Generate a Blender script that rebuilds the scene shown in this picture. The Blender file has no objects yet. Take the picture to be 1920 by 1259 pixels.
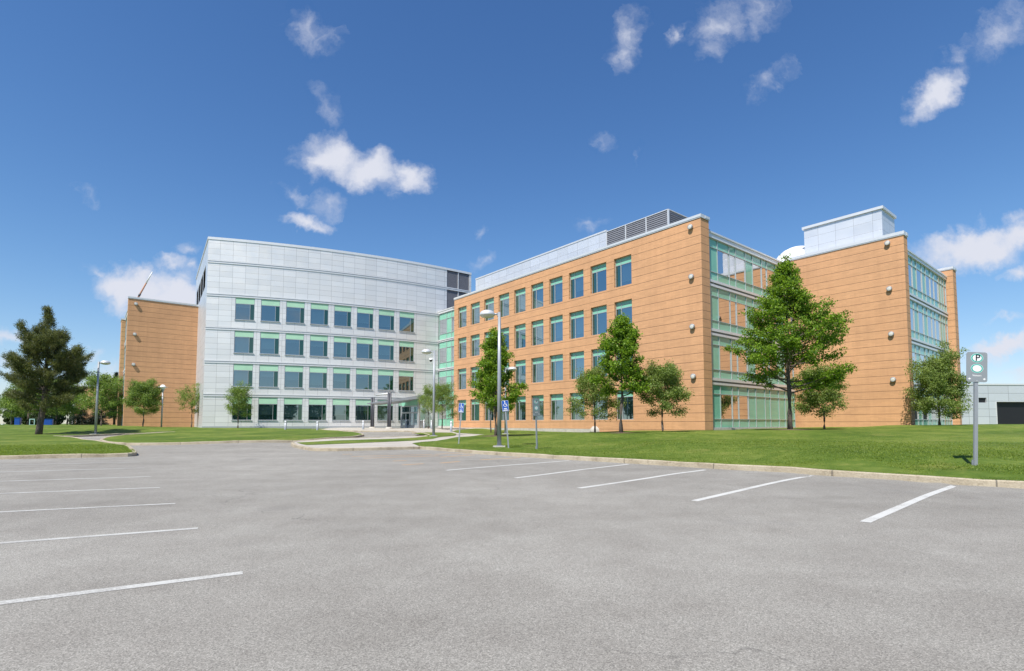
import bpy, math, random
import numpy as np
from mathutils import Vector, Matrix
from mathutils.geometry import delaunay_2d_cdt

R = math.radians
random.seed(7)
scene = bpy.context.scene
COL = scene.collection

# ------------------------------------------------------------------ camera
CAM_H = 1.3                       # eye height over the parking lot
FPX, PPY, HZN = 979.0, 738.0, 794.5
PITCH = math.atan((HZN - PPY) / FPX)
cam = bpy.data.cameras.new('camera')
camo = bpy.data.objects.new('camera', cam)
COL.objects.link(camo)
camo.location = (0, 0, CAM_H)
camo.rotation_euler = (math.pi / 2 + PITCH, 0, 0)
cam.sensor_fit = 'HORIZONTAL'
cam.sensor_width = 36.0
cam.lens = 36.0 * FPX / 1920.0
cam.shift_y = (PPY - 629.5) / 1920.0
cam.clip_start = 0.1
cam.clip_end = 6000
scene.camera = camo

# ------------------------------------------------------------------ light
SUN_EL = R(55)
SUN_DIR = Vector((-0.47, -0.88, 0)).normalized() * math.cos(SUN_EL) + Vector((0, 0, math.sin(SUN_EL)))
sun = bpy.data.lights.new('sun', 'SUN')
sun.energy = 4.6
sun.angle = R(0.5)
sun.color = (1.0, 0.95, 0.87)
suno = bpy.data.objects.new('sun', sun)
suno.rotation_euler = SUN_DIR.to_track_quat('Z', 'Y').to_euler()
suno.location = (0, -30, 60)
COL.objects.link(suno)
scene.view_settings.view_transform = 'Standard'
scene.view_settings.look = 'None'
scene.view_settings.gamma = 1.0
scene.view_settings.exposure = 0.45
SKY_STRENGTH = 0.085


def ray(px, py):
    u = px - 960.0
    v = py - PPY
    return (u, FPX * math.cos(PITCH) + v * math.sin(PITCH), -v * math.cos(PITCH) + FPX * math.sin(PITCH))


def G(px, py, z=0.0):             # a ground point of height z
    r = ray(px, py)
    s = (z - CAM_H) / r[2]
    return np.array([r[0] * s, r[1] * s])


def D(px, py, d):                 # a point at distance d
    r = ray(px, py)
    s = d / r[1]
    return np.array([r[0] * s, d, CAM_H + r[2] * s])


# ------------------------------------------------------------------ world
world = bpy.data.worlds.new('World')
scene.world = world
world.use_nodes = True
wn, wl = world.node_tree.nodes, world.node_tree.links
wn.clear()


def N(tree, typ, **kw):
    n = tree.nodes.new(typ)
    for k, v in kw.items():
        if k == 'inp':
            for kk, vv in v.items():
                n.inputs[kk].default_value = vv
        else:
            setattr(n, k, v)
    return n


def L(tree, a, b):
    tree.links.new(a, b)


def mth(tree, op, a, b=None, c=None, clamp=False):
    n = tree.nodes.new('ShaderNodeMath')
    n.operation = op
    n.use_clamp = clamp
    for i, v in enumerate((a, b, c)):
        if v is None:
            continue
        if isinstance(v, (int, float)):
            n.inputs[i].default_value = v
        else:
            tree.links.new(v, n.inputs[i])
    return n.outputs[0]


wt = world.node_tree
out = N(wt, 'ShaderNodeOutputWorld')
bg = N(wt, 'ShaderNodeBackground')
bg.inputs['Strength'].default_value = SKY_STRENGTH
sky = N(wt, 'ShaderNodeTexSky')
sky.sky_type = 'NISHITA'
sky.sun_disc = False
sky.sun_elevation = SUN_EL
sky.sun_rotation = math.atan2(SUN_DIR.x, SUN_DIR.y)
sky.altitude = 300
sky.air_density = 1.0
sky.dust_density = 0.25
sky.ozone_density = 2.2
hsv = N(wt, 'ShaderNodeHueSaturation')
hsv.inputs['Saturation'].default_value = 1.16
L(wt, sky.outputs[0], hsv.inputs['Color'])
gam = N(wt, 'ShaderNodeGamma')
gam.inputs[1].default_value = 1.2
L(wt, hsv.outputs[0], gam.inputs[0])
den = N(wt, 'ShaderNodeVectorMath', operation='MULTIPLY_ADD')      # gentle shoulder so the low sky does not burn out
den.inputs[1].default_value = (0.07, 0.07, 0.07)
den.inputs[2].default_value = (1, 1, 1)
L(wt, gam.outputs[0], den.inputs[0])
num = N(wt, 'ShaderNodeVectorMath', operation='MULTIPLY')
num.inputs[1].default_value = (1.14, 1.21, 1.37)
L(wt, gam.outputs[0], num.inputs[0])
grd = N(wt, 'ShaderNodeVectorMath', operation='DIVIDE')
L(wt, num.outputs[0], grd.inputs[0])
L(wt, den.outputs[0], grd.inputs[1])
tc = N(wt, 'ShaderNodeTexCoord')
sep = N(wt, 'ShaderNodeSeparateXYZ')
L(wt, tc.outputs['Generated'], sep.inputs[0])
ysafe = mth(wt, 'MAXIMUM', sep.outputs[1], 0.05)
cu = mth(wt, 'DIVIDE', sep.outputs[0], ysafe)
cv = mth(wt, 'DIVIDE', sep.outputs[2], ysafe)
front = mth(wt, 'GREATER_THAN', sep.outputs[1], 0.06)
comb = N(wt, 'ShaderNodeCombineXYZ')
L(wt, cu, comb.inputs[0])
L(wt, cv, comb.inputs[1])
nz = N(wt, 'ShaderNodeTexNoise', inp={'Scale': 14.0, 'Detail': 6.0, 'Roughness': 0.6})
L(wt, comb.outputs[0], nz.inputs['Vector'])
vs = N(wt, 'ShaderNodeVectorMath', operation='SUBTRACT')
vs.inputs[1].default_value = (0.5, 0.5, 0.5)
L(wt, nz.outputs['Color'], vs.inputs[0])
vm = N(wt, 'ShaderNodeVectorMath', operation='SCALE')
vm.inputs['Scale'].default_value = 0.10
L(wt, vs.outputs[0], vm.inputs[0])
va = N(wt, 'ShaderNodeVectorMath', operation='ADD')
L(wt, comb.outputs[0], va.inputs[0])
L(wt, vm.outputs[0], va.inputs[1])
CLOUDS = [(622, 300, 74, 48, -8, 1.35), (692, 320, 88, 46, -18, 1.3), (768, 336, 54, 34, -15, 1.25), (680, 345, 36, 26, 0, .85),
          (582, 55, 62, 36, -50, .50), (602, 75, 40, 20, 30, .42), (612, 200, 52, 24, -65, .46), (618, 384, 34, 28, 40, .62),
          (570, 421, 58, 21, -8, 1.1), (552, 370, 36, 18, -20, .48), (1176, 75, 66, 34, 75, .58), (1170, 105, 34, 28, 45, .66),
          (1268, 62, 42, 14, 70, .5), (1352, 36, 84, 42, 28, .62), (1420, 25, 60, 44, 30, .5), (1330, 100, 36, 26, 40, .45),
          (1445, 150, 58, 24, 30, .45), (1130, 271, 30, 16, 0, .46), (1200, 288, 28, 10, 65, .38), (1757, 172, 80, 38, 42, 1.15),
          (1797, 105, 40, 28, 50, .48), (1884, 55, 84, 52, 35, .62), (1828, 467, 128, 42, 8, 1.45), (1905, 450, 74, 34, 5, 1.2),
          (1905, 421, 60, 20, 15, .55), (1832, 422, 30, 12, 40, .4), (1912, 508, 40, 16, 15, .8), (1886, 650, 80, 22, 4, 1.3),
          (1846, 668, 62, 16, 0, .7), (1895, 602, 45, 10, 3, .5), (1915, 700, 40, 16, 10, .7), (262, 545, 92, 52, -12, 1.5),
          (330, 556, 100, 46, -10, 1.4), (350, 525, 66, 34, -15, .7), (320, 497, 60, 18, 3, .85), (180, 516, 42, 18, 0, .6),
          (350, 466, 40, 19, 8, .65), (372, 500, 40, 18, 0, .6), (16, 636, 50, 20, 0, .85), (205, 706, 84, 30, 4, .95),
          (10, 690, 44, 24, 0, .55), (905, 440, 18, 14, 50, .38), (1108, 414, 34, 14, 10, .36), (742, 370, 22, 12, -20, .35),
          (160, 366, 40, 16, -30, .3), (900, 490, 40, 14, 20, .4), (160, 660, 36, 14, 0, .5)]
acc = None
for (px, py, rx, ry, rot, st) in CLOUDS:
    if st < .67 and py < 420: st *= .88                  # the high wisps are thin
    r = ray(px, py)
    mp = N(wt, 'ShaderNodeMapping', vector_type='TEXTURE')
    mp.inputs['Location'].default_value = (r[0] / r[1], r[2] / r[1], 0)
    mp.inputs['Rotation'].default_value = (0, 0, R(rot))
    mp.inputs['Scale'].default_value = (rx * 1.16 / FPX, ry * 1.16 / FPX, 1)
    L(wt, va.outputs[0], mp.inputs['Vector'])
    gr = N(wt, 'ShaderNodeTexGradient', gradient_type='SPHERICAL')
    L(wt, mp.outputs[0], gr.inputs[0])
    s = mth(wt, 'MULTIPLY', gr.outputs['Fac'], st)
    acc = s if acc is None else mth(wt, 'MAXIMUM', acc, s)
nz2 = N(wt, 'ShaderNodeTexNoise', inp={'Scale': 16.0, 'Detail': 8.0, 'Roughness': 0.60})
L(wt, va.outputs[0], nz2.inputs['Vector'])
ero = mth(wt, 'MULTIPLY', mth(wt, 'SUBTRACT', nz2.outputs['Fac'], 0.53), 1.0)
dens = mth(wt, 'ADD', acc, mth(wt, 'MULTIPLY', ero, mth(wt, 'GREATER_THAN', acc, 0.001)))
mr = N(wt, 'ShaderNodeMapRange', interpolation_type='SMOOTHSTEP', inp={'From Min': -0.04, 'From Max': 1.0, 'To Min': 0, 'To Max': 0.97})
L(wt, dens, mr.inputs['Value'])
dens = mth(wt, 'MULTIPLY', mr.outputs[0], front)
# scattered clouds in the other half of the sky (seen only as reflections)
nz3 = N(wt, 'ShaderNodeTexNoise', inp={'Scale': 4.0, 'Detail': 6.0, 'Roughness': 0.6})
L(wt, tc.outputs['Generated'], nz3.inputs['Vector'])
mr3 = N(wt, 'ShaderNodeMapRange', interpolation_type='SMOOTHSTEP', inp={'From Min': 0.57, 'From Max': 0.72, 'To Min': 0, 'To Max': 0.7})
L(wt, nz3.outputs['Fac'], mr3.inputs['Value'])
back = mth(wt, 'MULTIPLY', mr3.outputs[0], mth(wt, 'LESS_THAN', sep.outputs[1], -0.1))
dens = mth(wt, 'MAXIMUM', dens, back)
mixc = N(wt, 'ShaderNodeMix', data_type='RGBA')
L(wt, dens, mixc.inputs['Factor'])
L(wt, grd.outputs[0], mixc.inputs['A'])
mixc.inputs['B'].default_value = (6.5, 6.7, 7.5, 1)
L(wt, mixc.outputs['Result'], bg.inputs['Color'])
L(wt, bg.outputs[0], out.inputs[0])


# ------------------------------------------------------------------ helpers
def tag(o, label=None, cat=None, group=None, kind=None):
    if label: o['label'] = label
    if cat: o['category'] = cat
    if group: o['group'] = group
    if kind: o['kind'] = kind
    return o


def empty(name, loc, rz=0.0):
    o = bpy.data.objects.new(name, None)
    o.empty_display_size = 0.3
    o.location = loc
    o.rotation_euler = (0, 0, rz)
    COL.objects.link(o)
    return o


class MB:
    """collects faces of one mesh"""
    def __init__(s):
        s.v, s.f, s.uv, s.m, s.sm = [], [], [], [], []

    def face(s, pts, uv=None, mi=0, smooth=False):
        i = len(s.v)
        s.v += [tuple(p) for p in pts]
        s.f.append(tuple(range(i, i + len(pts))))
        s.uv += list(uv) if uv else [(p[0] + p[1], p[2]) for p in pts]
        s.m.append(mi)
        s.sm.append(smooth)

    def box(s, x0, y0, z0, x1, y1, z1, T=None, mi=0):
        c = [(x0, y0, z0), (x1, y0, z0), (x1, y1, z0), (x0, y1, z0), (x0, y0, z1), (x1, y0, z1), (x1, y1, z1), (x0, y1, z1)]
        for q in ((0, 1, 5, 4), (1, 2, 6, 5), (2, 3, 7, 6), (3, 0, 4, 7), (4, 5, 6, 7), (3, 2, 1, 0)):
            pts = [c[k] for k in q]
            if q in ((1, 2, 6, 5), (3, 0, 4, 7)):
                uv = [(p[1], p[2]) for p in pts]
            elif q in ((4, 5, 6, 7), (3, 2, 1, 0)):
                uv = [(p[0], p[1]) for p in pts]
            else:
                uv = [(p[0], p[2]) for p in pts]
            s.face([T(*p) for p in pts] if T else pts, uv, mi)

    def tube(s, pts, rads, n=8, mi=0, caps=True):
        rings = []
        for i, p in enumerate(pts):
            p = Vector(p)
            d = (Vector(pts[min(i + 1, len(pts) - 1)]) - Vector(pts[max(i - 1, 0)])).normalized()
            u = d.cross(Vector((0, 0, 1)))
            if u.length < 1e-3: u = Vector((1, 0, 0))
            u.normalize()
            w = d.cross(u)
            rings.append([p + (u * math.cos(2 * math.pi * k / n) + w * math.sin(2 * math.pi * k / n)) * rads[i] for k in range(n)])
        for i in range(len(rings) - 1):
            for k in range(n):
                k2 = (k + 1) % n
                s.face([rings[i][k2], rings[i][k], rings[i + 1][k], rings[i + 1][k2]], None, mi, True)
        if caps:
            s.face(rings[0], None, mi)
            s.face(list(reversed(rings[-1])), None, mi)

    def lathe(s, prof, n=20, mi=0, c=(0, 0, 0), T=None):
        for i in range(len(prof) - 1):
            (r0, z0), (r1, z1) = prof[i], prof[i + 1]
            for k in range(n):
                a0, a1 = 2 * math.pi * k / n, 2 * math.pi * (k + 1) / n
                q = [(c[0] + r0 * math.cos(a0), c[1] + r0 * math.sin(a0), c[2] + z0), (c[0] + r0 * math.cos(a1), c[1] + r0 * math.sin(a1), c[2] + z0),
                     (c[0] + r1 * math.cos(a1), c[1] + r1 * math.sin(a1), c[2] + z1), (c[0] + r1 * math.cos(a0), c[1] + r1 * math.sin(a0), c[2] + z1)]
                if r0 < 1e-5: q = q[1:]
                elif r1 < 1e-5: q = q[:3]
                s.face([T(*p) for p in q] if T else q, None, mi, True)

    def build(s, name, mats, parent=None, pinv=None):
        me = bpy.data.meshes.new(name)
        me.from_pydata(s.v, [], s.f)
        uvl = me.uv_layers.new(name='UVMap')
        uvl.data.foreach_set('uv', np.array(s.uv, dtype=np.float32).ravel())
        me.polygons.foreach_set('material_index', s.m)
        me.polygons.foreach_set('use_smooth', s.sm)
        for m in (mats if isinstance(mats, (list, tuple)) else [mats]):
            me.materials.append(m)
        if any(s.sm):
            import bmesh
            bm = bmesh.new()
            bm.from_mesh(me)
            bmesh.ops.remove_doubles(bm, verts=bm.verts, dist=1e-5)
            bm.to_mesh(me)
            bm.free()
        me.update()
        return link(name, me, parent, pinv)


def link(name, me, parent=None, pinv=None):
    o = bpy.data.objects.new(name, me)
    COL.objects.link(o)
    if parent:
        o.parent = parent
        if pinv: o.matrix_parent_inverse = pinv
    return o


def copy_tree(o, parent=None):
    c = o.copy()
    COL.objects.link(c)
    if parent: c.parent = parent
    for ch in list(o.children):
        copy_tree(ch, c)
    return c


# ------------------------------------------------------------------ materials
def new_mat(name):
    m = bpy.data.materials.new(name)
    m.use_nodes = True
    t = m.node_tree
    b = t.nodes['Principled BSDF']
    return m, t, b


def ramp(t, fac, stops):
    r = t.nodes.new('ShaderNodeValToRGB')
    e = r.color_ramp.elements
    while len(e) < len(stops): e.new(0.5)
    for i, (p, c) in enumerate(stops):
        e[i].position = p
        e[i].color = (*c, 1)
    L(t, fac, r.inputs[0])
    return r.outputs[0]


def noise(t, vec, scale, detail=4, rough=0.55):
    n = N(t, 'ShaderNodeTexNoise', inp={'Scale': scale, 'Detail': float(detail), 'Roughness': rough})
    if vec is not None: L(t, vec, n.inputs['Vector'])
    return n.outputs['Fac']


def mixrgb(t, fac, a, b, mode='MIX'):
    n = N(t, 'ShaderNodeMix', data_type='RGBA', blend_type=mode)
    for s, v in (('Factor', fac), ('A', a), ('B', b)):
        if isinstance(v, (int, float)): n.inputs[s].default_value = v
        elif isinstance(v, tuple): n.inputs[s].default_value = (*v, 1)
        else: L(t, v, n.inputs[s])
    return n.outputs['Result']


def bump(t, b, h, strength=0.3, dist=0.02):
    n = N(t, 'ShaderNodeBump', inp={'Strength': strength, 'Distance': dist})
    L(t, h, n.inputs['Height'])
    L(t, n.outputs[0], b.inputs['Normal'])


def objco(t): return N(t, 'ShaderNodeTexCoord').outputs['Object']
def geopos(t): return N(t, 'ShaderNodeNewGeometry').outputs['Position']
def uvco(t): return N(t, 'ShaderNodeTexCoord').outputs['UV']


def plain(name, col, rough=0.5, metal=0.0, var=0.06, scale=3.0, spec=0.5):
    m, t, b = new_mat(name)
    n = noise(t, geopos(t), scale, 5)
    c = ramp(t, n, [(0.3, tuple(x * (1 - var) for x in col)), (0.7, tuple(min(1, x * (1 + var)) for x in col))])
    L(t, c, b.inputs['Base Color'])
    b.inputs['Roughness'].default_value = rough
    b.inputs['Metallic'].default_value = metal
    b.inputs['Specular IOR Level'].default_value = spec
    return m


def line_mask(t, val, period, offset, width):
    """1 on thin joints every period metres"""
    f = mth(t, 'FRACT', mth(t, 'DIVIDE', mth(t, 'SUBTRACT', val, offset), period))
    d = mth(t, 'ABSOLUTE', mth(t, 'SUBTRACT', f, 0.5))
    return mth(t, 'GREATER_THAN', d, 0.5 - width / period / 2)


def brick_mat(name, base):
    m, t, b = new_mat(name)
    uv = uvco(t)
    s = N(t, 'ShaderNodeSeparateXYZ'); L(t, uv, s.inputs[0])
    br = N(t, 'ShaderNodeTexBrick', inp={'Scale': 1.0, 'Mortar Size': 0.006, 'Brick Width': 0.60, 'Row Height': 0.1092, 'Mortar Smooth': 0.3, 'Bias': 0.0})
    br.inputs['Color1'].default_value = (*[x * 0.94 for x in base], 1)
    br.inputs['Color2'].default_value = (*[min(1, x * 1.06) for x in base], 1)
    br.inputs['Mortar'].default_value = (*[x * 0.87 for x in base], 1)
    L(t, uv, br.inputs['Vector'])
    big = noise(t, geopos(t), 0.35, 5, 0.6)
    c = mixrgb(t, 1.0, br.outputs['Color'], ramp(t, big, [(0.3, (0.90, 0.90, 0.91)), (0.7, (1.06, 1.05, 1.04))]), 'MULTIPLY')
    # rain streaks under the coping and between courses
    mp = N(t, 'ShaderNodeMapping'); mp.inputs['Scale'].default_value = (2.2, 0.12, 1)
    L(t, uv, mp.inputs[0])
    st = noise(t, mp.outputs[0], 1.0, 6, 0.65)
    c = mixrgb(t, 1.0, c, ramp(t, st, [(0.35, (0.93, 0.92, 0.92)), (0.6, (1.0, 1.0, 1.0))]), 'MULTIPLY')
    j = line_mask(t, s.outputs[1], 0.655, 0.14, 0.046)
    wob = noise(t, geopos(t), 1.6, 3)
    jw = mth(t, 'MULTIPLY', j, ramp_val(t, wob, 0.3, 0.7, 0.70, 1.0))
    c = mixrgb(t, jw, c, tuple(x * 0.34 for x in base))
    L(t, c, b.inputs['Base Color'])
    b.inputs['Roughness'].default_value = 0.85
    hh = mth(t, 'SUBTRACT', mth(t, 'MULTIPLY', br.outputs['Fac'], -0.25), j)
    bump(t, b, hh, 0.5, 0.012)
    return m


def ramp_val(t, v, a, b_, c, d):
    n = N(t, 'ShaderNodeMapRange', inp={'From Min': a, 'From Max': b_, 'To Min': c, 'To Max': d})
    L(t, v, n.inputs['Value'])
    return n.outputs[0]


def panel_mat(name, base, pu, ou, pv, ov, metal=0.36, rough=0.38, jw=0.022, ribs=True):
    """metal cladding: joints every pu x pv metres, each panel its own slight tone"""
    m, t, b = new_mat(name)
    uv = uvco(t)
    s = N(t, 'ShaderNodeSeparateXYZ'); L(t, uv, s.inputs[0])
    u = mth(t, 'DIVIDE', mth(t, 'SUBTRACT', s.outputs[0], ou), pu)
    v = mth(t, 'DIVIDE', mth(t, 'SUBTRACT', s.outputs[1], ov), pv)
    cb = N(t, 'ShaderNodeCombineXYZ')
    L(t, mth(t, 'FLOOR', u), cb.inputs[0]); L(t, mth(t, 'FLOOR', v), cb.inputs[1])
    wnz = N(t, 'ShaderNodeTexWhiteNoise', noise_dimensions='2D'); L(t, cb.outputs[0], wnz.inputs['Vector'])
    tone = ramp_val(t, wnz.outputs['Value'], 0, 1, 0.94, 1.05)
    c = mixrgb(t, 1.0, base, tone, 'MULTIPLY')
    j = mth(t, 'MAXIMUM', line_mask(t, s.outputs[0], pu, ou, jw), line_mask(t, s.outputs[1], pv, ov, jw))
    c = mixrgb(t, mth(t, 'MULTIPLY', j, 0.68), c, (0.13, 0.13, 0.13))
    L(t, c, b.inputs['Base Color'])
    b.inputs['Metallic'].default_value = metal
    sm = noise(t, geopos(t), 0.8, 4)
    L(t, ramp_val(t, sm, 0.3, 0.7, rough - 0.05, rough + 0.07), b.inputs['Roughness'])
    h = mth(t, 'MULTIPLY', j, -1.0)
    if ribs:
        wv = mth(t, 'MULTIPLY', mth(t, 'SINE', mth(t, 'MULTIPLY', s.outputs[1], 2 * math.pi / 0.085)), 0.10)
        h = mth(t, 'ADD', h, wv)
    h = mth(t, 'ADD', h, mth(t, 'MULTIPLY', noise(t, geopos(t), 0.5, 2), 0.8))
    bump(t, b, h, 0.35, 0.012)
    return m


def glass_mat(name, tint, refl, trans, f0=0.25):
    """reflective office glazing: part mirror, part see-through"""
    m, t, b = new_mat(name)
    t.nodes.remove(b)
    o = t.nodes['Material Output']
    gl = N(t, 'ShaderNodeBsdfGlossy'); gl.inputs['Roughness'].default_value = 0.015
    gl.inputs['Color'].default_value = (*refl, 1)
    tr = N(t, 'ShaderNodeBsdfTransparent'); tr.inputs['Color'].default_value = (*trans, 1)
    df = N(t, 'ShaderNodeBsdfDiffuse'); df.inputs['Color'].default_value = (*tint, 1)
    m1 = N(t, 'ShaderNodeMixShader'); m1.inputs[0].default_value = 0.35
    L(t, tr.outputs[0], m1.inputs[1]); L(t, df.outputs[0], m1.inputs[2])
    fr = N(t, 'ShaderNodeLayerWeight'); fr.inputs['Blend'].default_value = 0.35
    fac = ramp_val(t, fr.outputs['Facing'], 0, 1, f0, 0.95)
    nn = noise(t, geopos(t), 0.9, 2)
    bp = N(t, 'ShaderNodeBump', inp={'Strength': 0.05, 'Distance': 0.02})
    L(t, nn, bp.inputs['Height']); L(t, bp.outputs[0], gl.inputs['Normal'])
    m2 = N(t, 'ShaderNodeMixShader')
    L(t, fac, m2.inputs[0]); L(t, m1.outputs[0], m2.inputs[1]); L(t, gl.outputs[0], m2.inputs[2])
    L(t, m2.outputs[0], o.inputs[0])
    return m


def spandrel_mat(name, col, spec=0.5):
    m, t, b = new_mat(name)
    n = noise(t, geopos(t), 0.7, 3)
    L(t, ramp(t, n, [(0.3, tuple(x * .93 for x in col)), (0.7, tuple(x * 1.06 for x in col))]), b.inputs['Base Color'])
    b.inputs['Roughness'].default_value = 0.06
    b.inputs['Specular IOR Level'].default_value = spec
    b.inputs['Coat Weight'].default_value = 0.25
    return m


M = {}
BR = (0.61, 0.334, 0.172)
M['brick'] = brick_mat('orange_masonry', BR)
RC = 78.32
M['metal'] = panel_mat('silver_panels', (0.75, 0.74, 0.73), RC * R(1.0075), RC * R(16.24), 0.655, 0.10)
M['metal2'] = panel_mat('silver_panels_flat', (0.66, 0.68, 0.72), 1.5, 0.55, 0.95, 0.4)
M['metal_low'] = panel_mat('silver_panels_low', (0.62, 0.64, 0.67), 2.15, 0.55, 0.80, 0.30, jw=0.03)
M['coping'] = plain('coping_metal', (0.72, 0.72, 0.72), 0.38, 0.35, 0.03)
M['frame'] = plain('grey_aluminium', (0.42, 0.44, 0.46), 0.4, 0.4, 0.03)
M['mullion'] = plain('mullion_aluminium', (0.46, 0.50, 0.50), 0.4, 0.4, 0.03)
M['louvre'] = plain('louvre_grey', (0.24, 0.245, 0.27), 0.5, 0.3, 0.05)
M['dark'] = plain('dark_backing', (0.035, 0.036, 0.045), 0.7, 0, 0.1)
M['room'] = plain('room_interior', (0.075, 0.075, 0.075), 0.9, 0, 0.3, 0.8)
M['spandrel'] = spandrel_mat('green_spandrel', (0.225, 0.510, 0.375))
M['spandrel_pale'] = spandrel_mat('pale_green_spandrel', (0.38, 0.62, 0.45), 0.3)
M['glass'] = glass_mat('office_glass', (0.020, 0.060, 0.062), (0.74, 0.92, 1.0), (0.36, 0.46, 0.46), 0.27)
M['glass_end'] = glass_mat('reflective_end_glass', (0.03, 0.055, 0.05), (0.95, 0.92, 0.90), (0.24, 0.32, 0.31), 0.62)
M['glass_green'] = glass_mat('green_side_glass', (0.008, 0.075, 0.055), (0.55, 0.80, 0.70), (0.10, 0.22, 0.17), 0.14)
M['blind'] = plain('roller_blind', (0.50, 0.53, 0.55), 0.9, 0, 0.05, 1.0)
M['white'] = plain('white_paint', (0.78, 0.78, 0.77), 0.45, 0, 0.03)
M['concrete'] = plain('light_concrete', (0.46, 0.43, 0.38), 0.9, 0, 0.14, 2.5)
M['pole'] = plain('galvanised_grey', (0.34, 0.36, 0.385), 0.45, 0.35, 0.06)
M['darksteel'] = plain('dark_steel', (0.075, 0.077, 0.09), 0.45, 0.3, 0.08)
M['roofing'] = plain('roof_gravel', (0.30, 0.29, 0.28), 0.95, 0, 0.1)
M['bark'] = plain('bark', (0.105, 0.082, 0.066), 0.95, 0, 0.35, 9.0)
M['bark_pine'] = plain('pine_bark', (0.115, 0.090, 0.078), 0.95, 0, 0.4, 8.0)
M['blue'] = plain('blue_enamel', (0.012, 0.085, 0.40), 0.45, 0, 0.05)
M['signgrey'] = plain('sign_grey', (0.25, 0.275, 0.29), 0.45, 0, 0.03)
M['teal'] = plain('sign_teal', (0.010, 0.33, 0.26), 0.45, 0, 0.03)
M['mint'] = plain('sign_mint', (0.42, 0.72, 0.66), 0.45, 0, 0.03)
M['black'] = plain('sign_black', (0.012, 0.011, 0.014), 0.5, 0, 0.03)
M['tealpaint'] = plain('pale_teal_paint', (0.33, 0.50, 0.47), 0.5, 0, 0.04)
M['rust'] = plain('orange_primer', (0.42, 0.22, 0.14), 0.7, 0, 0.2, 2)
M['lens'] = plain('lamp_lens', (0.62, 0.60, 0.54), 0.2, 0, 0.04)


def leaf_mat(name, dark, light, trans=0.35):
    m, t, b = new_mat(name)
    g = N(t, 'ShaderNodeNewGeometry')
    big = noise(t, g.outputs['Position'], 0.9, 3)
    f = mth(t, 'ADD', mth(t, 'MULTIPLY', g.outputs['Random Per Island'], 0.75), mth(t, 'MULTIPLY', big, 0.4))
    c = ramp(t, f, [(0.1, dark), (0.55, tuple((d + l) / 2 for d, l in zip(dark, light))), (1.0, light)])
    L(t, c, b.inputs['Base Color'])
    b.inputs['Roughness'].default_value = 0.5
    b.inputs['Specular IOR Level'].default_value = 0.35
    tr = N(t, 'ShaderNodeBsdfTranslucent')
    L(t, mixrgb(t, 1.0, c, (1.5, 1.5, 0.75), 'MULTIPLY'), tr.inputs['Color'])
    mx = N(t, 'ShaderNodeMixShader'); mx.inputs[0].default_value = trans
    L(t, b.outputs[0], mx.inputs[1]); L(t, tr.outputs[0], mx.inputs[2])
    L(t, mx.outputs[0], t.nodes['Material Output'].inputs[0])
    return m


M['leaf_linden'] = leaf_mat('linden_leaves', (0.046, 0.120, 0.010), (0.280, 0.420, 0.042), 0.45)
M['leaf_olive'] = leaf_mat('olive_leaves', (0.075, 0.128, 0.028), (0.315, 0.400, 0.110), 0.38)
M['leaf_fresh'] = leaf_mat('fresh_leaves', (0.080, 0.140, 0.030), (0.280, 0.380, 0.095), 0.38)
M['needle'] = leaf_mat('pine_needles', (0.042, 0.064, 0.026), (0.210, 0.220, 0.085), 0.3)
M['needle_dark'] = leaf_mat('spruce_needles', (0.012, 0.024, 0.014), (0.035, 0.052, 0.028), 0.1)
M['leaf_far'] = leaf_mat('far_leaves', (0.040, 0.060, 0.028), (0.100, 0.125, 0.055), 0.2)


def grass_mat():
    m, t, b = new_mat('lawn_grass')
    p = geopos(t)
    n1 = noise(t, p, 0.22, 5, 0.6)
    n2 = noise(t, p, 2.2, 5, 0.65)
    n3 = noise(t, p, 38.0, 4, 0.7)
    f = mth(t, 'ADD', mth(t, 'MULTIPLY', n1, 0.50), mth(t, 'ADD', mth(t, 'MULTIPLY', n2, 0.34), mth(t, 'MULTIPLY', n3, 0.20)))
    c = ramp(t, f, [(0.37, (0.046, 0.084, 0.011)), (0.5, (0.088, 0.140, 0.018)), (0.63, (0.178, 0.215, 0.042))])
    # dry straw-coloured patches
    dry = noise(t, p, 0.55, 4, 0.6)
    c = mixrgb(t, ramp_val(t, dry, 0.56, 0.76, 0, 0.55), c, (0.23, 0.205, 0.065))
    L(t, c, b.inputs['Base Color'])
    b.inputs['Roughness'].default_value = 0.8
    b.inputs['Specular IOR Level'].default_value = 0.15
    bump(t, b, n3, 0.5, 0.03)
    return m


M['grass'] = grass_mat()
M['blade'] = leaf_mat('grass_blades', (0.085, 0.145, 0.017), (0.270, 0.340, 0.058), 0.45)


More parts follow.
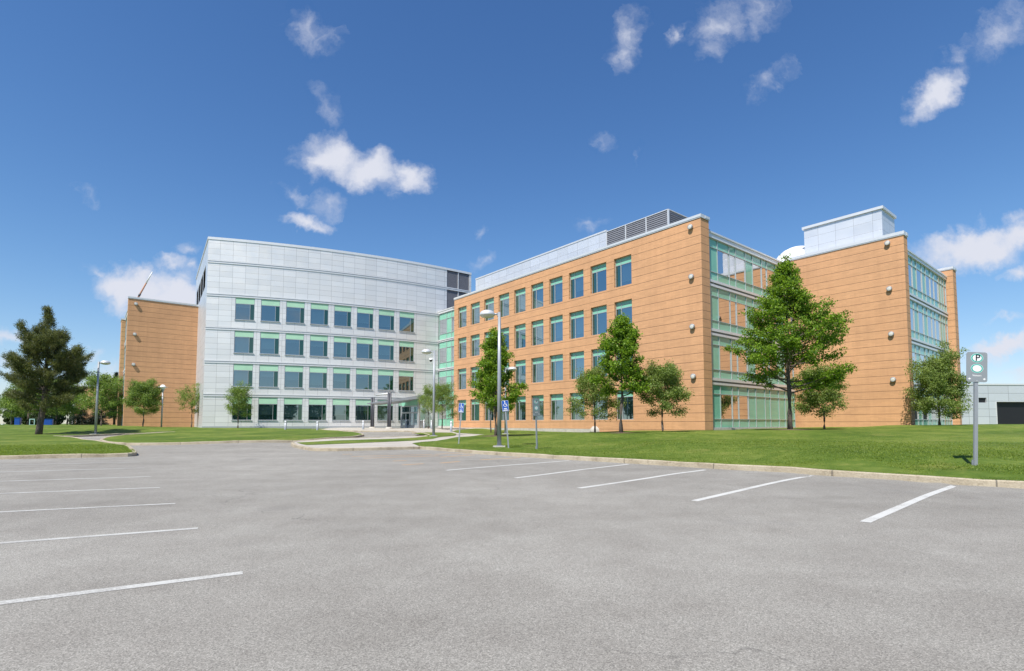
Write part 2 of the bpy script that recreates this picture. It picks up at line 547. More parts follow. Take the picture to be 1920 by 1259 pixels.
def asphalt_mat():
    m, t, b = new_mat('weathered_asphalt')
    p = geopos(t)
    vo = N(t, 'ShaderNodeTexVoronoi', inp={'Scale': 150.0}); L(t, p, vo.inputs['Vector'])
    s = N(t, 'ShaderNodeSeparateColor'); L(t, vo.outputs['Color'], s.inputs[0])
    n1 = noise(t, p, 0.16, 5, 0.6)
    n2 = noise(t, p, 1.3, 6, 0.65)
    n3 = noise(t, p, 110.0, 4, 0.75)
    f = mth(t, 'ADD', mth(t, 'MULTIPLY', s.outputs[0], 0.52), mth(t, 'MULTIPLY', n3, 0.48))
    c = ramp(t, f, [(0.15, (0.130, 0.124, 0.110)), (0.42, (0.262, 0.250, 0.222)), (0.62, (0.316, 0.302, 0.269)), (0.9, (0.52, 0.50, 0.45))])
    c = mixrgb(t, 1.0, c, ramp(t, n1, [(0.32, (0.84, 0.835, 0.83)), (0.68, (1.09, 1.09, 1.09))]), 'MULTIPLY')
    c = mixrgb(t, 1.0, c, ramp(t, n2, [(0.3, (0.90, 0.885, 0.88)), (0.7, (1.06, 1.06, 1.06))]), 'MULTIPLY')
    # paving lanes running with the stalls
    mp = N(t, 'ShaderNodeMapping'); mp.inputs['Rotation'].default_value = (0, 0, R(51)); mp.inputs['Scale'].default_value = (0.10, 1.1, 1)
    L(t, p, mp.inputs[0])
    st = noise(t, mp.outputs[0], 0.5, 4, 0.6)
    c = mixrgb(t, 1.0, c, ramp(t, st, [(0.36, (0.93, 0.925, 0.92)), (0.62, (1.03, 1.03, 1.03))]), 'MULTIPLY')
    # hairline cracks, broken up
    cw = N(t, 'ShaderNodeTexNoise', inp={'Scale': 0.8, 'Detail': 5.0}); L(t, p, cw.inputs['Vector'])
    cv_ = N(t, 'ShaderNodeVectorMath', operation='MULTIPLY_ADD'); cv_.inputs[1].default_value = (1.6, 1.6, 1.6)
    L(t, cw.outputs['Color'], cv_.inputs[0]); L(t, p, cv_.inputs[2])
    ck = N(t, 'ShaderNodeTexVoronoi', feature='DISTANCE_TO_EDGE', inp={'Scale': 0.16}); L(t, cv_.outputs[0], ck.inputs['Vector'])
    brk = noise(t, p, 0.35, 3)
    cm = mth(t, 'MULTIPLY', mth(t, 'LESS_THAN', ck.outputs['Distance'], 0.0016), ramp_val(t, brk, 0.5, 0.62, 0, 0.55))
    c = mixrgb(t, cm, c, (0.09, 0.085, 0.078))
    # a few darker oil stains
    mo = N(t, 'ShaderNodeTexNoise', inp={'Scale': 0.45, 'Detail': 3.0}); L(t, p, mo.inputs['Vector'])
    c = mixrgb(t, ramp_val(t, mo.outputs['Fac'], 0.64, 0.76, 0, 0.35), c, (0.12, 0.115, 0.112))
    L(t, c, b.inputs['Base Color'])
    b.inputs['Roughness'].default_value = 0.9
    b.inputs['Specular IOR Level'].default_value = 0.25
    bump(t, b, f, 0.4, 0.006)
    return m


M['asphalt'] = asphalt_mat()


def paint_mat(name, col, under, wear):
    m, t, b = new_mat(name)
    p = geopos(t)
    a = noise(t, p, 55.0, 4, 0.7)
    g = noise(t, p, 2.0, 4, 0.6)
    f = mth(t, 'ADD', mth(t, 'MULTIPLY', a, 0.6), mth(t, 'MULTIPLY', g, 0.4))
    c = mixrgb(t, ramp_val(t, f, wear, wear + 0.12, 0.0, 0.8), col, under)
    L(t, c, b.inputs['Base Color'])
    b.inputs['Roughness'].default_value = 0.75
    bump(t, b, a, 0.4, 0.006)
    return m


M['paint_white'] = paint_mat('worn_white_paint', (0.56, 0.555, 0.52), (0.30, 0.285, 0.26), 0.505)
M['paint_faded'] = paint_mat('faded_white_paint', (0.52, 0.515, 0.48), (0.30, 0.285, 0.26), 0.45)
M['paint_orange'] = paint_mat('worn_orange_paint', (0.58, 0.33, 0.12), (0.28, 0.27, 0.25), 0.56)


def kerb_mat():
    m, t, b = new_mat('kerb_concrete')
    p = geopos(t)
    n1 = noise(t, p, 1.1, 5, 0.65)
    n2 = noise(t, p, 24.0, 4, 0.7)
    c = ramp(t, mth(t, 'ADD', mth(t, 'MULTIPLY', n1, 0.6), mth(t, 'MULTIPLY', n2, 0.4)),
             [(0.33, (0.22, 0.182, 0.128)), (0.5, (0.40, 0.340, 0.245)), (0.66, (0.50, 0.440, 0.330))])
    st = noise(t, p, 5.0, 6, 0.7)
    c = mixrgb(t, ramp_val(t, st, 0.55, 0.68, 0, 0.6), c, (0.20, 0.155, 0.10))
    s = N(t, 'ShaderNodeSeparateXYZ'); L(t, uvco(t), s.inputs[0])
    j = line_mask(t, s.outputs[0], 3.0, 0.4, 0.03)
    c = mixrgb(t, mth(t, 'MULTIPLY', j, 0.75), c, (0.10, 0.09, 0.075))
    L(t, c, b.inputs['Base Color'])
    b.inputs['Roughness'].default_value = 0.92
    bump(t, b, mth(t, 'ADD', n2, mth(t, 'MULTIPLY', n1, 0.6)), 0.6, 0.02)
    return m


M['kerb'] = kerb_mat()


def pavement_mat():
    m, t, b = new_mat('pavement_concrete')
    p = geopos(t)
    n1 = noise(t, p, 0.6, 5, 0.6)
    n2 = noise(t, p, 18.0, 4, 0.7)
    c = ramp(t, mth(t, 'ADD', mth(t, 'MULTIPLY', n1, 0.65), mth(t, 'MULTIPLY', n2, 0.35)), [(0.35, (0.37, 0.335, 0.285)), (0.65, (0.475, 0.44, 0.385))])
    mp = N(t, 'ShaderNodeMapping'); mp.inputs['Rotation'].default_value = (0, 0, R(51)); L(t, p, mp.inputs[0])
    s = N(t, 'ShaderNodeSeparateXYZ'); L(t, mp.outputs[0], s.inputs[0])
    j = mth(t, 'MAXIMUM', line_mask(t, s.outputs[0], 1.6, 0.2, 0.02), line_mask(t, s.outputs[1], 1.6, 0.7, 0.02))
    c = mixrgb(t, mth(t, 'MULTIPLY', j, 0.5), c, (0.16, 0.145, 0.125))
    L(t, c, b.inputs['Base Color'])
    b.inputs['Roughness'].default_value = 0.9
    bump(t, b, n2, 0.3, 0.01)
    return m


M['pavement'] = pavement_mat()

# ------------------------------------------------------------------ terrain
ANG = R(39.0)
av = np.array([-math.sin(ANG), math.cos(ANG)])      # along the long brick wall, away from the lot
bv = np.array([math.cos(ANG), math.sin(ANG)])       # along the glazed ends
C0 = np.array([14.57, 39.49])
PI_ = np.array([27.58, 50.41])                      # inner corner where the second brick block starts
C2 = PI_ - av * 8.95
LC = np.array([-49.33, 66.35])                      # corner of the left brick block
CC = np.array([-54.76, 135.70])                     # centre of the curved front

LW = 0.12                                           # lawns and pavements stand above the roadway by this much
ctrl = []
for x in range(-40, 46, 6):                         # the lot is level
    for y in range(-36, 26, 6):
        p = np.array([x, y], float)
        n = -(p - C0) @ bv
        if n > 23 and not (x < -8 and y > 18):
            ctrl.append((x, y, 0.0))


def cp(px, py, z):                                  # control point on the roadway
    g = G(px, py, z); ctrl.append((g[0], g[1], z))


def cl(px, py, z):                                  # control point on a lawn surface
    g = G(px, py, z); ctrl.append((g[0], g[1], z - LW))


for q in ((1920, 916, 0), (1800, 910.3, 0), (1594, 895, 0), (1328, 878.5, 0), (1240, 872.8, 0), (982, 857.3, 0), (885, 851, 0), (789, 842.5, 0.0),
          (599, 847, 0), (552, 839, .02), (546, 833, .06), (0, 861.7, 0), (233, 857, 0), (255, 854, 0), (230, 837.5, .05), (137, 823, .2), (187, 828, .1),
          (213, 834, .06), (250, 836, .05), (500, 830, .15), (640, 824, .25), (682, 819, .3), (656, 812.5, .42), (586, 807, .52), (103, 821, .24),
          (233, 816, .3), (327, 812.7, .4), (771, 821.7, .24), (806, 818, .3), (773, 814, .4), (755, 810, .5), (698, 810.5, .48), (640, 809.5, .48)):
    cp(*q)
for q in ((1829, 873, .32), (1795, 853, .47), (1700, 845, .52), (1600, 835, .50), (1450, 830, .52), (1300, 830, .45), (1480, 806.5, .86), (1240, 810, .74), (1165, 812, .66), (1115, 812, .57),
          (1060, 811, .46), (1000, 810, .50), (930, 818, .38), (936, 838, .19), (1005, 843, .12), (861, 833, .13), (773, 832, .14), (794, 829, .17), (878, 819, .32), (911, 815, .40),
          (812, 818, .36), (75, 815, .37), (180, 815, .36), (0, 840, .22), (150, 838, .22), (400, 818, .42), (300, 824, .28), (560, 818, .42)):
    cl(*q)
for (x, y, z) in ((C0[0], C0[1] - .5, .78), (C0[0] - 3, C0[1] + 3, .72), (22, 44, .84), (27, 47, .86), (30, 47.5, .98), (33.2, 43.2, 1.16), (38, 40, 1.24), (44, 40, 1.26), (52, 42, 1.25),
                  (40, 52, 1.15), (60, 52, 1.15), (50, 30, 1.0), (40, 28, .85), (30, 30, .72), (22, 20, .45), (45, 15, .5), (70, 60, 1.1), (-7.5, 66.5, .8), (0, 57, .55), (5, 51, .47),
                  (-20, 63, .80), (-30, 59, .80), (-36, 58, .82), (-43, 69, .82), (-49, 64, .98), (-52, 66, 1.0), (-58, 60, 1.12), (-50, 56, 1.0), (-42, 54, .85), (-65, 62, 1.16),
                  (-75, 75, 1.1), (-60, 85, 1.1), (-90, 90, 1.0), (-60, 45, .9), (-55, 30, .6), (-16, 62, .75), (-12, 58, .66), (-8, 62, .76), (0, 80, .8), (30, 80, .9),
                  (-90, 60, 1.1), (-75, 45, 1.0), (-30, 120, .9), (60, 110, 1.0)):
    ctrl.append((x, y, z - LW))
CT = np.array(ctrl)


def H(x, y):
    x = np.atleast_1d(np.asarray(x, float)); y = np.atleast_1d(np.asarray(y, float))
    out_ = np.empty(len(x))
    for i in range(0, len(x), 4000):
        d2 = (x[i:i + 4000, None] - CT[None, :, 0]) ** 2 + (y[i:i + 4000, None] - CT[None, :, 1]) ** 2 + 0.05
        w = d2 ** -1.7
        out_[i:i + 4000] = (w @ CT[:, 2]) / w.sum(1)
    return out_


def h1(x, y): return float(H(x, y)[0])


def GS(px, py, off=0.0):            # where a line of sight meets the terrain (off above the roadway)
    z = 0.3
    for _ in range(40):
        g = G(px, py, min(z, 1.24))
        z += .5 * (h1(*g) + off - z)
    return G(px, py, min(z, 1.24))


def np_mesh(name, co, faces, mat, parent=None, smooth=False, uv=None):
    me = bpy.data.meshes.new(name)
    me.from_pydata([tuple(c) for c in co], [], [tuple(int(i) for i in f) for f in faces])
    me.materials.append(mat)
    if smooth: me.polygons.foreach_set('use_smooth', [True] * len(me.polygons))
    me.update()
    return link(name, me, parent)


def grid_sheet(name, xs, ys, zf, mat):
    X, Y = np.meshgrid(xs, ys)
    Z = zf(X.ravel(), Y.ravel())
    nx, ny = len(xs), len(ys)
    idx = np.arange(nx * ny).reshape(ny, nx)
    f = np.stack([idx[:-1, :-1].ravel(), idx[:-1, 1:].ravel(), idx[1:, 1:].ravel(), idx[1:, :-1].ravel()], 1)
    return np_mesh(name, np.stack([X.ravel(), Y.ravel(), Z], 1), f, mat, smooth=True)


def ground_z(x, y):
    z = H(np.clip(x, -95, 80), np.clip(y, -40, 120)) - 0.35
    return z


gx = np.unique(np.concatenate([np.linspace(-3000, -120, 10), np.linspace(-120, 110, 58), np.linspace(110, 3000, 10)]))
gy = np.unique(np.concatenate([np.linspace(-2500, -60, 8), np.linspace(-60, 140, 50), np.linspace(140, 4000, 12)]))
tag(grid_sheet('ground', gx, gy, ground_z, M['grass']), kind='structure')
tag(grid_sheet('parking_lot', np.linspace(-75, 62, 120), np.linspace(-55, 72, 120), lambda x, y: H(x, y), M['asphalt']), kind='structure')


def inside(P, poly):
    x, y = P[:, 0], P[:, 1]
    r = np.zeros(len(P), bool)
    j = len(poly) - 1
    for i in range(len(poly)):
        xi, yi = poly[i]; xj, yj = poly[j]
        c = ((yi > y) != (yj > y)) & (x < (xj - xi) * (y - yi) / (yj - yi + 1e-12) + xi)
        r ^= c
        j = i
    return r


def densify(poly, step, closed=True):
    o = []
    n = len(poly)
    for i in range(n if closed else n - 1):
        p, q = np.array(poly[i], float), np.array(poly[(i + 1) % n], float)
        k = max(1, int(np.hypot(*(q - p)) / step))
        for s in range(k): o.append(p + (q - p) * s / k)
    if not closed: o.append(np.array(poly[-1], float))
    return o


def smooth_line(pts, it=2):
    pts = [np.array(p, float) for p in pts]
    for _ in range(it):                                # Chaikin, ends kept
        q = [pts[0]]
        for i in range(len(pts) - 1):
            q.append(pts[i] * .75 + pts[i + 1] * .25); q.append(pts[i] * .25 + pts[i + 1] * .75)
        q.append(pts[-1])
        pts = q
    return pts


def region(name, poly, off, mat, step=1.0, skirt=0.0, kind='structure'):
    poly = densify(poly, step)
    P = np.array(poly)
    lo, hi = P.min(0), P.max(0)
    X, Y = np.meshgrid(np.arange(lo[0], hi[0], step), np.arange(lo[1], hi[1], step))
    Q = np.stack([X.ravel(), Y.ravel()], 1)
    Q = Q[inside(Q, poly)]
    if len(Q):
        dmin = np.array([np.min(np.hypot(P[:, 0] - q[0], P[:, 1] - q[1])) for q in Q])
        Q = Q[dmin > step * .35]
    n = len(P)
    vs = [Vector(p) for p in P] + [Vector(q) for q in Q]
    r = delaunay_2d_cdt(vs, [], [list(range(n))], 1, 1e-4)
    co = np.array([tuple(v) for v in r[0]])
    z = H(co[:, 0], co[:, 1]) + off
    o = np_mesh(name, np.column_stack([co, z]), r[2], mat, smooth=True)
    tag(o, kind=kind)
    return o


def px_line(pts, off=0.0): return [GS(p[0], p[1], off) for p in pts]


# kerb lines (pixels of the photo laid on the road surface)
k_right = px_line([(1920, 916, 0), (1800, 910.3, 0), (1594, 895, 0), (1328, 878.5, 0), (1240, 872.8, 0), (982, 857.3, 0), (885, 851, 0), (789, 842.5, 0)])
d_ = k_right[0] - k_right[3]
k_right = [k_right[0] + d_ / np.hypot(*d_) * 24] + k_right
k_walk = px_line([(789, 842.5, 0), (690, 845, 0), (599, 847, 0), (573, 844, 0), (552, 839.4, .02), (545.6, 833.4, .06), (556, 830.6, .1), (600, 828.3, .13), (667, 825.7, .19), (771, 821.4, .25), (800, 820, .28), (806, 818, .3), (797, 815.5, .36), (773, 813.2, .42)])
k_left = px_line([(0, 861.7, 0), (233, 857, 0), (250, 856, 0), (255, 853.5, 0), (247, 846, 0.02), (230, 837.5, .05), (137, 823, .2), (103, 821, .24)])
d_ = k_left[0] - k_left[1]
k_left = [k_left[0] + d_ / np.hypot(*d_) * 40] + k_left
k_road = px_line([(103, 821, .24), (233, 816, .3), (327, 812.7, .4)])
k_mid = px_line([(327, 812.9, .4), (233, 818, .26), (195, 824, .15), (187, 828, .1), (193, 831, .08), (213, 834, .06), (250, 836, .05), (500, 830, .15), (640, 824, .25), (676, 820, .3), (683, 817.8, .32), (676, 815.2, .37), (656, 812.5, .42), (586, 807, .52)])


def kerb(line, side, smooth=True, top=0.145, wid=0.17):
    """side +1: the kerb body lies to the left of the travel direction"""
    pts = densify(smooth_line(line, 2) if smooth else line, 0.6, False)
    P = np.array(pts)
    T = np.gradient(P, axis=0)
    T /= np.hypot(T[:, 0], T[:, 1])[:, None] + 1e-9
    Nn = np.stack([-T[:, 1], T[:, 0]], 1) * side
    z = H(P[:, 0], P[:, 1])
    s = np.concatenate([[0], np.cumsum(np.hypot(*np.diff(P, axis=0).T))])
    prof = [(-.06, -.06), (-.05, top - .02), (-.03, top), (wid - .08, top), (wid - .06, top - .015), (wid - .055, 0)]
    m = MB()
    rng = np.random.default_rng(3)
    jit = rng.normal(0, .006, len(P))
    for i in range(len(P) - 1):
        for k in range(len(prof) - 1):
            q = []
            for (ii, kk) in ((i, k), (i + 1, k), (i + 1, k + 1), (i, k + 1)):
                o_, zz = prof[kk]
                e = P[ii] + Nn[ii] * (o_ + (jit[ii] if kk < 3 else 0))
                q.append((e[0], e[1], z[ii] + zz + (jit[ii] if 0 < kk < 5 else 0)))
            m.face(q, [(s[i], k * .1), (s[i + 1], k * .1), (s[i + 1], k * .1 + .1), (s[i], k * .1 + .1)], 0, False)
    return tag(m.build('kerb', M['kerb']), kind='structure')


kerb(k_right, -1)
kerb(k_walk, -1)
kerb(k_left, 1)
kerb(k_road, 1, False)
kerb(k_mid, 1)

kr_s = smooth_line(k_right, 2); kw_s = smooth_line(k_walk, 2); kl_s = smooth_line(k_left, 2); km_s = smooth_line(k_mid, 2)
walk_border = px_line([(773, 832, .14), (778, 830.8, .15), (794, 829, .17), (840, 823.5, .26), (878, 819, .32), (911, 815, .40), (880, 813.6, .44), (857, 812.3, .46), (848, 809, .52), (856, 807, .58), (890, 805.3, .68), (925, 804, .74)], LW)
k_loop = px_line([(773, 813.2), (779, 812.2), (772, 810.8), (755, 810), (698, 810.5), (640, 809.5), (600, 808), (586, 807)])
kerb(k_loop, -1, True, .128, .2)
pave_poly = kw_s + smooth_line(k_loop, 2) + [np.array(p) for p in ((-22.5, 62.5), (-22.5, 66), (-5, 74), (-2, 67))] + list(reversed(walk_border))
region('pavement', pave_poly, LW, M['pavement'], 0.9)
right_poly = kr_s + walk_border + [np.array(p) for p in ((-2, 67), (-5, 76), (20, 100), (75, 100), (75, 20))]
right_lawn = region('lawn', right_poly, LW + .012, M['grass'], 1.1)
left_poly = kl_s + k_road[1:] + km_s + [np.array(p) for p in ((-22.5, 62.5), (-22.5, 70), (-20, 110), (-100, 110), (-100, 30))]
left_lawn = region('lawn', left_poly, LW + .012, M['grass'], 1.2)
strip_poly = px_line([(556, 830.4), (600, 828.2), (667, 825.6), (780, 821.0), (804, 818.6), (797, 815.6), (776, 813.0), (800, 811.2), (846, 811.8), (856, 814), (854, 817.2),
                      (812, 823.4), (760, 827.6), (656, 832), (575, 835.0)], LW)
region('lawn', strip_poly, LW + .016, M['grass'], 0.8)

# painted stall lines
def stripe(p, q, w, mat, name='parking_line'):
    p, q = np.array(p), np.array(q)
    d = (q - p) / np.hypot(*(q - p))
    n = np.array([-d[1], d[0]]) * w / 2
    pts = densify([p, q], 0.35, False)
    m = MB()
    rng = np.random.default_rng(int(abs(p[0] * 131 + p[1] * 17)) + 1)
    e = rng.normal(0, w * .035, (len(pts), 2))
    zz = [h1(*x) + .003 for x in pts]
    for i in range(len(pts) - 1):
        a0, a1 = pts[i] - n * (1 + e[i, 0]), pts[i] + n * (1 + e[i, 1])
        b0, b1 = pts[i + 1] - n * (1 + e[i + 1, 0]), pts[i + 1] + n * (1 + e[i + 1, 1])
        m.face([(*a0, zz[i]), (*b0, zz[i + 1]), (*b1, zz[i + 1]), (*a1, zz[i])])
    return tag(m.build(name, mat), kind='structure')


for (x0, y0, x1, y1) in ((1622, 981, 1792, 910), (1302, 941, 1520, 892.5), (1086, 916, 1322, 881.5), (967, 897, 1178, 871), (837, 883, 1067, 864)):
    stripe(G(x0, y0), G(x1, y1), .125, M['paint_white'])
for (x0, y0, x1, y1) in ((0, 1132, 455, 1075), (0, 1019, 371, 991), (0, 961, 329, 945), (0, 926, 300, 915), (0, 903, 284, 894), (0, 886, 271, 878), (0, 872.5, 263, 867)):
    p, q = G(x0, y0), G(x1, y1)
    stripe(q + (p - q) / np.hypot(*(p - q)) * 5.4, q, .105, M['paint_faded'])
for (x0, y0, x1, y1) in ((642, 853, 661, 852.3), (659, 857, 810, 853), (682, 860, 823, 855.5), (737, 865, 762, 864), (754, 872.5, 794, 870), (825, 869, 862, 866), (901, 863, 976, 858.5), (846, 850.5, 880, 851.8), (815, 852.6, 846, 850.5), (826, 858, 890, 853.5)):
    stripe(G(x0, y0), G(x1, y1), .10, M['paint_orange'])


# grass blades on the nearer lawn
def grass_blades(name, poly, n, dmax, seed, ymin=-5):
    rng = np.random.default_rng(seed)
    P = np.array(poly)
    lo, hi = P.min(0), P.max(0)
    lo = np.maximum(lo, [-34, 4]); hi = np.minimum(hi, [32, dmax])
    pts = []
    tot = 0
    while tot < n:
        q = rng.uniform(lo, hi, (n * 2, 2))
        d = np.hypot(q[:, 0], q[:, 1])
        keep = (rng.random(len(q)) < np.clip((14.0 / d) ** 1.4, 0, 1) * np.clip((dmax - d) / (dmax * .8), 0, 1) ** 1.6) & (np.abs(q[:, 0]) < q[:, 1] * 1.05 + 1) & (d < dmax)
        q = q[keep]
        q = q[inside(q, poly)]
        pts.append(q); tot += len(q)
        if len(q) == 0: break
    q = np.concatenate(pts)[:n]
    k = len(q)
    z = H(q[:, 0], q[:, 1]) + LW + .005
    d = np.hypot(q[:, 0], q[:, 1])
    hgt = rng.uniform(.018, .042, k)
    w = rng.uniform(.005, .009, k) * np.clip(d / 12, 1, 2.2)
    az = rng.uniform(0, 2 * np.pi, k)
    lean = rng.normal(0, .03, (k, 2))
    ux, uy = np.cos(az) * w, np.sin(az) * w
    co = np.empty((k, 3, 3))
    co[:, 0] = np.stack([q[:, 0] - ux, q[:, 1] - uy, z], 1)
    co[:, 1] = np.stack([q[:, 0] + ux, q[:, 1] + uy, z], 1)
    co[:, 2] = np.stack([q[:, 0] + lean[:, 0], q[:, 1] + lean[:, 1], z + hgt], 1)
    o = tri_mesh(name, co, M['blade'])
    return tag(o, kind='stuff')


def tri_mesh(name, co, mat, parent=None, corners=3):
    k = len(co)
    me = bpy.data.meshes.new(name)
    me.vertices.add(k * corners)
    me.vertices.foreach_set('co', co.reshape(-1).astype(np.float32))
    me.loops.add(k * corners)
    me.loops.foreach_set('vertex_index', np.arange(k * corners, dtype=np.int32))
    me.polygons.add(k)
    me.polygons.foreach_set('loop_start', np.arange(0, k * corners, corners, dtype=np.int32))
    me.materials.append(mat)
    me.update(calc_edges=True)
    return link(name, me, parent)


g1 = grass_blades('grass', right_poly, 80000, 40, 1)
tag(g1, 'mown green grass on the sloping lawn right of the lot', 'grass')
g2 = grass_blades('grass', left_poly, 40000, 40, 2)
tag(g2, 'mown green grass on the lawn left of the driveway', 'grass')

# ------------------------------------------------------------------ the office building
BZ = 0.80
bld = empty('office_building', (float(C0[0]), float(C0[1]), BZ))
tag(bld, 'four storey office building with orange masonry wings, green glazing and a curved silver front', 'building')
BINV = Matrix.Translation(bld.location).inverted()


def part(mb, name, mats, label=None):
    o = mb.build(name, mats, bld, BINV)
    if label: o['label'] = label
    return o


class Frame:
    """local x along the wall (to the viewer's right), y into the building"""
    def __init__(s, o, phi):
        s.o = np.array(o, float); s.phi = phi
        s.x = np.array([math.cos(phi), math.sin(phi)]); s.y = np.array([-math.sin(phi), math.cos(phi)])

    def __call__(s, x, y, z):
        p = s.o + s.x * x + s.y * y
        return (p[0], p[1], z)


class Arc:
    """same for the curved front: x is arc length"""
    def __call__(s, x, y, z):
        th = x / RC
        r = RC - y
        return (CC[0] + r * math.sin(th), CC[1] - r * math.cos(th), z)


PA = R(39 - 90)
FA = Frame(C0 + av * 35.0, PA)             # long brick wall, x 0..35
FR = Frame(C0, R(39))                      # its end
F1 = Frame(C0 + bv * 1.15 + av * .35, R(39))   # glazed end of the wing
F2 = Frame(PI_, PA)                        # second brick block, x 0..8.95
FR2 = Frame(C2, R(39))
FC2 = Frame(C2 + bv * 1.0 + av * .35, R(39))
O3 = C2 + bv * 15.6
F3 = Frame(O3 + av * 1.0, PA)               # far fin
FL = Frame(LC, R(39))                      # left brick block, x 0..8.9
FG = Frame(C0 + bv * .9 + av * 41.2, PA)   # glazed link beside the curved front
ARC = Arc()


def facade(T, xs, zs, holes, reveal, mb, mi=0, extra_x=()):
    """wall surface with openings (x0,x1,z0,z1) and their reveals"""
    X = sorted(set([round(v, 4) for v in list(xs) + [h[0] for h in holes] + [h[1] for h in holes] + list(extra_x)]))
    Z = sorted(set([round(v, 4) for v in list(zs) + [h[2] for h in holes] + [h[3] for h in holes]]))
    for i in range(len(X) - 1):
        for k in range(len(Z) - 1):
            cx, cz = (X[i] + X[i + 1]) / 2, (Z[k] + Z[k + 1]) / 2
            if any(h[0] < cx < h[1] and h[2] < cz < h[3] for h in holes): continue
            q = [(X[i], Z[k]), (X[i + 1], Z[k]), (X[i + 1], Z[k + 1]), (X[i], Z[k + 1])]
            mb.face([T(x, 0, z) for x, z in q], q, mi)
    for (x0, x1, z0, z1) in holes:
        for (ax, az, bx, bz) in ((x0, z0, x0, z1), (x1, z1, x1, z0), (x0, z1, x1, z1), (x1, z0, x0, z0)):
            mb.face([T(ax, 0, az), T(bx, 0, bz), T(bx, reveal, bz), T(ax, reveal, az)],
                    [(ax + 10.2, az + 0.3), (bx + 10.2, bz + 0.3), (bx + 10.2 + (reveal if az == bz else reveal), bz + 0.3), (ax + 10.2 + reveal, az + 0.3)], mi)


def wall_box(mb, T, x0, x1, y0, y1, z0, z1, mi=0, step=None):
    """box in wall coordinates, following a curve when step is given"""
    xs = np.linspace(x0, x1, max(2, int((x1 - x0) / step) + 1)) if step else [x0, x1]
    for i in range(len(xs) - 1):
        a, b = xs[i], xs[i + 1]
        mb.face([T(a, y0, z0), T(b, y0, z0), T(b, y0, z1), T(a, y0, z1)], [(a, z0), (b, z0), (b, z1), (a, z1)], mi)
        mb.face([T(a, y0, z1), T(b, y0, z1), T(b, y1, z1), T(a, y1, z1)], [(a, y0), (b, y0), (b, y1), (a, y1)], mi)
        mb.face([T(a, y1, z0), T(b, y1, z0), T(b, y0, z0), T(a, y0, z0)], [(a, y1), (b, y1), (b, y0), (a, y0)], mi)
        mb.face([T(b, y1, z0), T(a, y1, z0), T(a, y1, z1), T(b, y1, z1)], [(b, z0), (a, z0), (a, z1), (b, z1)], mi)
    for x in (x0, x1):
        mb.face([T(x, y0, z0), T(x, y1, z0), T(x, y1, z1), T(x, y0, z1)], [(y0, z0), (y1, z0), (y1, z1), (y0, z1)], mi)


PIT = 3.93
ROWS = [13.42 - PIT * k for k in range(4)]       # sill of every storey, top first
ZB = 0.35                                        # walls go a little into the ground
ZT = 17.2

# ---- long brick wall with ten bays of windows
bays = [35.0 - (6.66 + 2.835 * k) for k in range(10)]     # right edge of each opening
holes = []
for s in ROWS:
    for xr in bays: holes.append((xr - 1.94, xr, s, s + 2.62))
mb = MB()
facade(FA, (0, 35), (ZB, ZT), holes, 0.22, mb)
wall_box(mb, FA, -0.0, 0.0001, 0.0, 1.3, ZB, ZT)          # left return to the glazed link
part(mb, 'brick_wall', M['brick'])
mb = MB()
facade(FR, (0, 1.15), (ZB, ZT), [], 0, mb)
wall_box(mb, FR, 1.1499, 1.15, 0, .5, ZB, ZT)
part(mb, 'brick_wall', M['brick'])
# ---- second brick block
mb = MB()
facade(F2, (-.35, 8.95), (ZB, 17.28), [], 0, mb)
facade(FR2, (0, 1.0), (ZB, 17.28), [], 0, mb)
wall_box(mb, FR2, .9999, 1.0, 0, .5, ZB, 17.28)
part(mb, 'brick_wall', M['brick'])
# ---- far fin
mb = MB()
facade(F3, (-.2, 1.25), (ZB, 17.2), [], 0, mb)
FF = Frame(O3 - av * .25, R(39))
facade(FF, (0, 1.3), (ZB, 17.2), [], 0, mb)
wall_box(mb, FF, 1.2999, 1.3, 0, 1.6, ZB, 17.2)
part(mb, 'brick_wall', M['brick'])
# ---- left brick block
mb = MB()
facade(FL, (0, 8.95), (ZB, 17.38), [], 0, mb)
FLS = Frame(LC + av * 18.0, PA)                           # its left side, x 0 (far) .. 18
facade(FLS, (16.8, 18.0), (ZB, 17.38), [], 0, mb)
part(mb, 'brick_wall', M['brick'], 'orange masonry end wall left of the curved front')
mb = MB()
FFL = Frame(LC + av * 14.0 - bv * .2, PA)
wall_box(mb, FFL, 0, 3.0, 0, 1.6, ZB, 16.3)
part(mb, 'brick_wall', M['brick'])

# ---- copings
def coping(T, x0, x1, z0, z1, y0=-.05, y1=.55, step=None, name='coping'):
    m = MB()
    wall_box(m, T, x0, x1, y0, y1, z0, z1, 0, step)
    wall_box(m, T, x0, x1, y0 - .03, y0 - .001, z0 + .08, z1 - .01, 0, step)
    return part(m, name, M['coping'])


coping(FA, -.02, 35.06, ZT, ZT + .29)
coping(FR, .56, 1.2, ZT, ZT + .29)
coping(F2, -.3, 9.01, 17.28, 17.64)
coping(FR2, .56, 1.06, 17.28, 17.64)
coping(F3, -.2, 1.31, 17.2, 17.5)
coping(FF, .56, 1.36, 17.2, 17.5)
coping(FL, -.05, 8.9, 17.38, 17.66)
coping(FFL, -.03, 3.05, 16.302, 16.5, -.05, 1.6)

